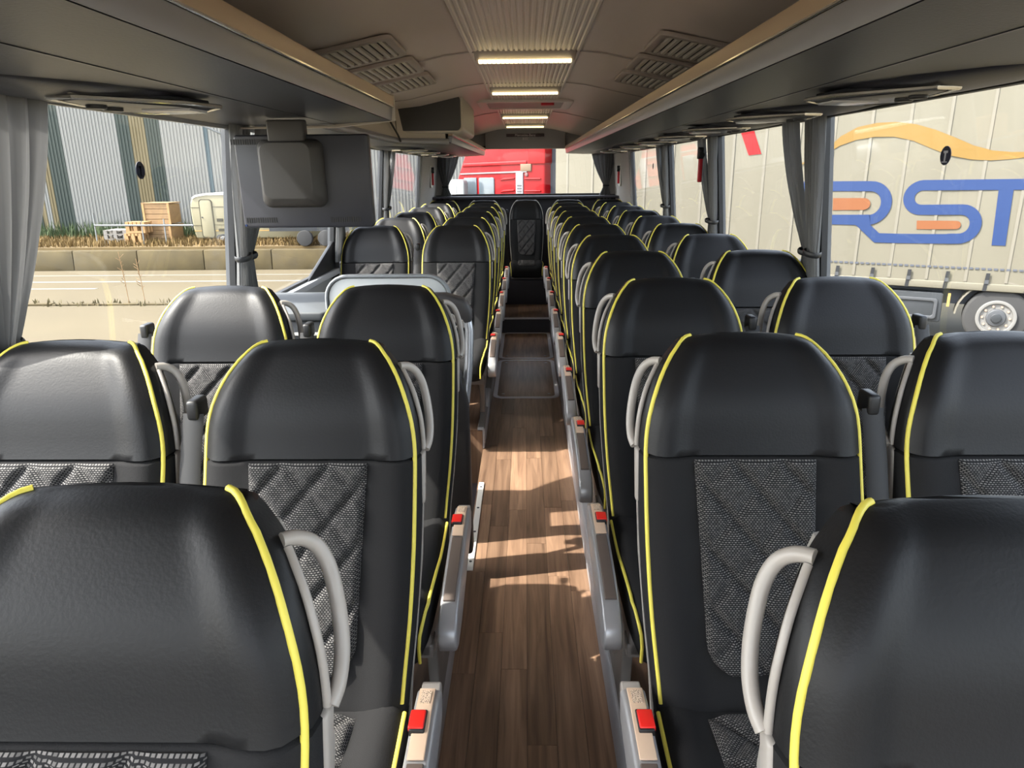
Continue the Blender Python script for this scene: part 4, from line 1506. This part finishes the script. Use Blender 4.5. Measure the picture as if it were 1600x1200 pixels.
# grey tank trailer glimpsed past the caravan
tk = empty('tank_trailer', (-6.6, 22.5, BZ))
tag(tk, 'long grey tank on a trailer seen below the monitor', 'tank trailer')
m = MB()
m.loft([[(x, rr * math.cos(2 * PI * k / 24), 0.95 + rr * math.sin(2 * PI * k / 24)) for k in range(24)] for x, rr in ((-1.5, 0.12), (-1.42, 0.3), (-1.3, 0.38), (1.6, 0.38), (1.72, 0.3), (1.8, 0.12))])
m.build('tank', 'galv', tk, smooth=True)
MB().box(-1.3, 1.7, -0.3, 0.3, 0.45, 0.57).build('chassis', 'toolbox', tk)
for x in (-0.2, 0.45):
    MB().cyl((x, 0.24), 0.24, -0.42, -0.25, 'y', 24).build('wheel', 'tyre', tk, bevel=0.02)

# ------------------------------------------------------------------ outside: truck with printed tarpaulin and red cab
TRZ = math.atan2(-0.485, 0.875)
TP = (7.76, 11.55)
zt = lambda z: z - 0.06 - G                       # height above the yard
tr = empty('truck_trailer', (TP[0], TP[1], G), TRZ)
tag(tr, 'cream tarpaulin trailer with blue lettering and an orange wave beside the coach', 'trailer')
SA, SB = -8.15, 6.0


def sag(s):
    return 0.004 * math.sin(s * 5.1) + 0.002 * math.sin(s * 11.3 + 1)


m = MB()
m.grid(lambda u, v: (SA + (SB - SA) * u, sag(SA + (SB - SA) * u) * (0.4 + 0.6 * math.sin(PI * v)), zt(-0.30) + (zt(2.85) - zt(-0.30)) * v), 180, 10)
m.grid(lambda u, v: (SA + (SB - SA) * u, 2.45, zt(2.85) - (zt(2.85) - zt(-0.30)) * v), 2, 2)
m.grid(lambda u, v: (SA + (SB - SA) * u, 2.45 * v, zt(2.85)), 2, 2)
m.grid(lambda u, v: (SA, 2.45 * u, zt(-0.3) + 3.15 * v), 2, 2)
m.grid(lambda u, v: (SB, 2.45 * (1 - u), zt(-0.3) + 3.15 * v), 2, 2)
m.build('tarpaulin', 'tarp', tr, smooth=True)
s = -7.9
while s < SB:
    MB().box(s, s + 0.045, -0.0085, -0.0062, zt(-0.28), zt(2.84)).build('seam', 'tarp_seam', tr)
    s += 0.56
m = MB()
s = SA + 0.1
while s < SB:
    m.box(s, s + 0.055, -0.012, -0.0065, zt(-0.065) - 0.016, zt(-0.065) + 0.016)
    s += 0.085
o = m.build('hem_marks', 'chassis', tr)
o['kind'] = 'stuff'
s = -7.6
while s < SB:
    st_ = MB().prism([(s, zt(-0.13)), (s + 0.055, zt(-0.13)), (s + 0.035, zt(-0.42)), (s - 0.02, zt(-0.42))], -0.034, -0.024, 'y').build('strap', 'rubber', tr)
    MB().box(s - 0.006, s + 0.05, -0.045, -0.03, zt(-0.30), zt(-0.24)).build('clasp', 'hub_dark', st_)
    s += 0.56
MB().box(SA, SB, -0.03, 2.45, zt(-0.42), zt(-0.30)).build('side_rail', 'tarp', tr, bevel=0.012)
MB().box(SA + 0.2, SB - 0.1, 0.25, 2.2, zt(-0.70), zt(-0.42)).build('chassis_beam', 'chassis', tr)
YL = -0.0125


def stroke(pts, w, closed=False):
    """flat ribbon polygon pair list along a polyline in (s, z)"""
    L, R = [], []
    n = len(pts)
    for i, p in enumerate(pts):
        a = Vector(pts[max(i - 1, 0)])
        b = Vector(pts[min(i + 1, n - 1)])
        t = (b - a).normalized()
        nrm = Vector((-t.y, t.x))
        k = 1.0
        if 0 < i < n - 1:
            t1 = (Vector(p) - a).normalized()
            k = 1 / max(0.5, abs(Vector((-t1.y, t1.x)).dot(nrm)))
        L.append((p[0] + nrm.x * w * k, p[1] + nrm.y * w * k))
        R.append((p[0] - nrm.x * w * k, p[1] - nrm.y * w * k))
    return L, R


def ribbon(name, matn, pts, w, dy=0.0):
    L, R = stroke(pts, w)
    m = MB()
    m.loft([[(l[0], YL + dy, zt(l[1])), (l[0], YL + 0.006, zt(l[1])), (r[0], YL + 0.006, zt(r[1])), (r[0], YL + dy, zt(r[1]))] for l, r in zip(L, R)])
    return m.build(name, matn, tr)


def arc(cx, cz, rx, rz, a0, a1, n=14):
    return [(cx + rx * math.cos(math.radians(a0 + (a1 - a0) * k / n)), cz + rz * math.sin(math.radians(a0 + (a1 - a0) * k / n))) for k in range(n + 1)]


LW = 0.082
ribbon('letter_r', 'print_blue', [(-3.25, 1.222), (-2.205, 1.226)] + arc(-2.17, 0.946, 0.262, 0.280, 80, -80) + [(-2.132, 0.667), (-2.73, 0.66)], LW)
ribbon('letter_r_leg', 'print_blue', [(-2.36, 0.70), (-2.24, 0.60), (-1.985, 0.372), (-1.60, 0.375), (-1.2, 0.385), (-0.90, 0.395)], LW * 0.95, 0.0008)
ribbon('letter_s', 'print_blue', [(-0.95, 0.395), (-0.80, 0.402)] + arc(-0.80, 0.633, 0.215, 0.231, -80, 80) + [(-0.82, 0.864), (-1.371, 0.85)] + arc(-1.385, 1.046, 0.200, 0.197, -95, -265) + [(-1.30, 1.243), (0.9, 1.268)], LW, -0.0008)
MB().prism([(-0.36, zt(1.20)), (-0.165, zt(1.20)), (-0.135, zt(0.315)), (-0.32, zt(0.315))], YL, YL + 0.006, 'y').build('letter_t', 'print_blue', tr)
MB().prism([(-2.745, zt(1.025)), (-2.30, zt(1.03))] + [(x, zt(z)) for x, z in arc(-2.25, 0.932, 0.10, 0.098, 85, -85, 10)] + [(-2.30, zt(0.832)), (-2.73, zt(0.82))], YL, YL + 0.006, 'y').build('letter_inlay', 'print_orange', tr)
MB().prism([(-1.42, zt(0.675)), (-0.90, zt(0.685))] + [(x, zt(z)) for x, z in arc(-0.85, 0.619, 0.065, 0.066, 85, -85, 8)] + [(-0.90, zt(0.55)), (-1.405, zt(0.535))], YL, YL + 0.006, 'y').build('letter_inlay', 'print_orange', tr)
WV = [(-3.35, 1.60, 1.58), (-3.12, 1.70, 1.66), (-2.914, 1.86, 1.776), (-2.735, 2.043, 1.888), (-2.49, 2.18, 1.976), (-2.21, 2.236, 2.017), (-1.925, 2.239, 2.01), (-1.64, 2.195, 1.939), (-1.35, 2.1, 1.806), (-1.067, 1.977, 1.695),
      (-0.792, 1.847, 1.635), (-0.53, 1.767, 1.618), (-0.278, 1.739, 1.631), (0.0, 1.735, 1.67), (0.4, 1.78, 1.74), (0.8, 1.86, 1.85)]
m = MB()
m.loft([[(s_, YL, zt(a)), (s_, YL + 0.006, zt(a)), (s_, YL + 0.006, zt(b)), (s_, YL, zt(b))] for s_, a, b in WV])
m.build('wave_print', 'print_yellow', tr)
# slanted red stripe towards the trailer's front
MB().prism([(-4.6, zt(2.6)), (-4.35, zt(2.6)), (-4.02, zt(1.78)), (-4.24, zt(1.76))], YL, YL + 0.006, 'y').build('red_stripe', 'cab_red', tr)
# wheels, mudguards, tool box
for sx in (-0.08, 1.25):
    wv = MB().cyl((sx, 0.47), 0.475, 0.02, 0.32, 'y', 40).build('wheel', 'tyre', tr, bevel=0.05, angle=60)
    MB().ring((sx, 0.47), 0.285, 0.235, -0.02, 0.05, 'y', 40).build('rim_lip', 'rim_white', wv, bevel=0.006)
    MB().cyl((sx, 0.47), 0.245, 0.012, 0.06, 'y', 36).build('rim_disc', 'rim_white', wv)
    MB().cyl((sx, 0.47), 0.135, -0.03, 0.04, 'y', 28, r2=0.15).build('hub', 'hub_dark', wv, bevel=0.012)
    MB().cyl((sx, 0.47), 0.075, -0.055, -0.02, 'y', 20).build('hub_cap', 'toolbox', wv, bevel=0.008)
    me = MB().cyl((0, 0), 0.017, 0.0, 0.02, 'y', 8).mesh('wheel_bolt', 'bolt_rust')
    for k in range(10):
        a = 2 * PI * k / 10
        link('wheel_bolt', me, wv, (sx + 0.192 * math.cos(a), -0.006, 0.47 + 0.192 * math.sin(a)))
    m = MB()
    m.loft([[(sx + rr * math.cos(t), y, 0.47 + rr * math.sin(t)) for rr, y in ((0.60, 0.0), (0.60, 0.36), (0.575, 0.36), (0.575, 0.0))] for t in [math.radians(18 + 160 * k / 16) for k in range(17)]])
    m.build('mudguard', 'tarp_seam', tr, smooth=True)
tb = MB().prism(rrect(-1.95, -0.86, zt(-1.0), zt(-0.50), 0.04), 0.02, 0.6, 'y').build('tool_box', 'toolbox', tr, bevel=0.015)
frame_ring(rrect(-1.85, -0.93, zt(-0.95), zt(-0.60), 0.05), rrect(-1.80, -0.98, zt(-0.90), zt(-0.65), 0.04), -0.005, 0.03, 'y').build('lid_rib', 'hub_dark', tb, bevel=0.008)
MB().box(-0.80, -0.76, 0.0, 0.05, zt(-0.72), zt(-0.50)).build('reflector', 'orange_band', tr)
for k, s_ in enumerate((-3.2, -5.0)):
    MB().box(s_, s_ + 0.08, 0.2, 0.5, 0.0, zt(-0.7)).build('landing_leg', 'chassis', tr)

cb = empty('truck_cab', (TP[0], TP[1], G), TRZ)
tag(cb, 'bright red truck cab seen through the rear window', 'truck')
c0, c1 = -10.75, -8.42
m = MB()
m.prism([(c0 + 0.12, zt(-0.6)), (c1, zt(-0.6)), (c1, zt(2.05)), (c1 - 0.35, zt(2.5)), (c0 + 0.8, zt(2.55)), (c0 + 0.35, zt(1.95)), (c0 + 0.12, zt(1.4)), (c0, zt(0.6))], 0.02, 2.42, 'y')
m.build('body', 'cab_red', cb, bevel=0.05)
MB().box(c1 - 0.38, c1 + 0.03, -0.015, 2.45, zt(1.66), zt(2.2)).build('side_deflector', 'cab_red', cb, bevel=0.03)
MB().prism([(c0 + 0.25, zt(1.62)), (c1 - 0.42, zt(1.66)), (c1 - 0.42, zt(1.74)), (c0 + 0.3, zt(1.70))], -0.012, 0.05, 'y').build('roof_ridge', 'cab_red', cb, bevel=0.02)
MB().prism([(c0 + 0.2, zt(1.46)), (c1 - 0.42, zt(1.50)), (c1 - 0.42, zt(1.53)), (c0 + 0.2, zt(1.485))], -0.006, 0.05, 'y').build('gutter', 'galv', cb)
wd = MB().prism(rrect(-10.06, -9.66, zt(0.6), zt(1.39), 0.03), -0.004, 0.05, 'y').build('side_window', 'dark_glass', cb, bevel=0.006)
MB().prism([(-10.6, zt(0.7)), (-10.12, zt(0.6)), (-10.12, zt(1.39)), (-10.45, zt(1.39))], -0.004, 0.05, 'y').build('door_window', 'dark_glass', cb, bevel=0.006)
MB().box(-9.11, -8.93, -0.008, 0.05, zt(0.2), zt(1.52)).build('air_duct', 'duct_grey', cb, bevel=0.008)
for z in (1.03, 1.09, 1.15, 1.21):
    MB().box(-9.07, -8.97, -0.014, 0.0, zt(z), zt(z + 0.03)).build('duct_slat', 'hub_dark', cb)
MB().box(-8.99, -8.73, -0.012, 0.05, zt(1.52), zt(1.67)).build('grille_plate', 'cab_grille', cb, bevel=0.006)
MB().cyl((-8.85, zt(1.45)), 0.04, -0.01, 0.04, 'y', 20).build('fuel_cap', 'brass_dark', cb, bevel=0.006)
for z in (1.33, 1.08):
    MB().prism([(-9.52, zt(z)), (-9.15, zt(z + 0.03)), (-9.15, zt(z + 0.06)), (-9.42, zt(z + 0.05))], -0.012, 0.05, 'y').build('body_crease', 'cab_red', cb, bevel=0.01)
    MB().prism([(-8.9, zt(z + 0.02)), (-8.5, zt(z + 0.02)), (-8.5, zt(z + 0.05)), (-8.9, zt(z + 0.05))], -0.012, 0.05, 'y').build('body_crease', 'cab_red', cb, bevel=0.01)
mi_ = MB().prism(rrect(-10.62, -10.22, zt(0.75), zt(1.36), 0.1), -0.36, -0.18, 'y').build('mirror', 'galv', cb, bevel=0.03)
MB().prism(rrect(-10.58, -10.42, zt(0.82), zt(1.3), 0.06), -0.37, -0.355, 'y').build('mirror_glass', 'lens', mi_)
MB().box(c1 - 0.02, SA + 0.02, 0.3, 2.2, zt(-0.6), zt(2.0)).build('rear_gap_panel', 'chassis', cb)
for sx in (-9.9,):
    wv = MB().cyl((sx, 0.47), 0.47, 0.0, 0.3, 'y', 36).build('wheel', 'tyre', cb, bevel=0.04, angle=60)
    MB().cyl((sx, 0.47), 0.26, -0.03, 0.02, 'y', 28).build('rim_disc', 'rim_white', wv, bevel=0.02)
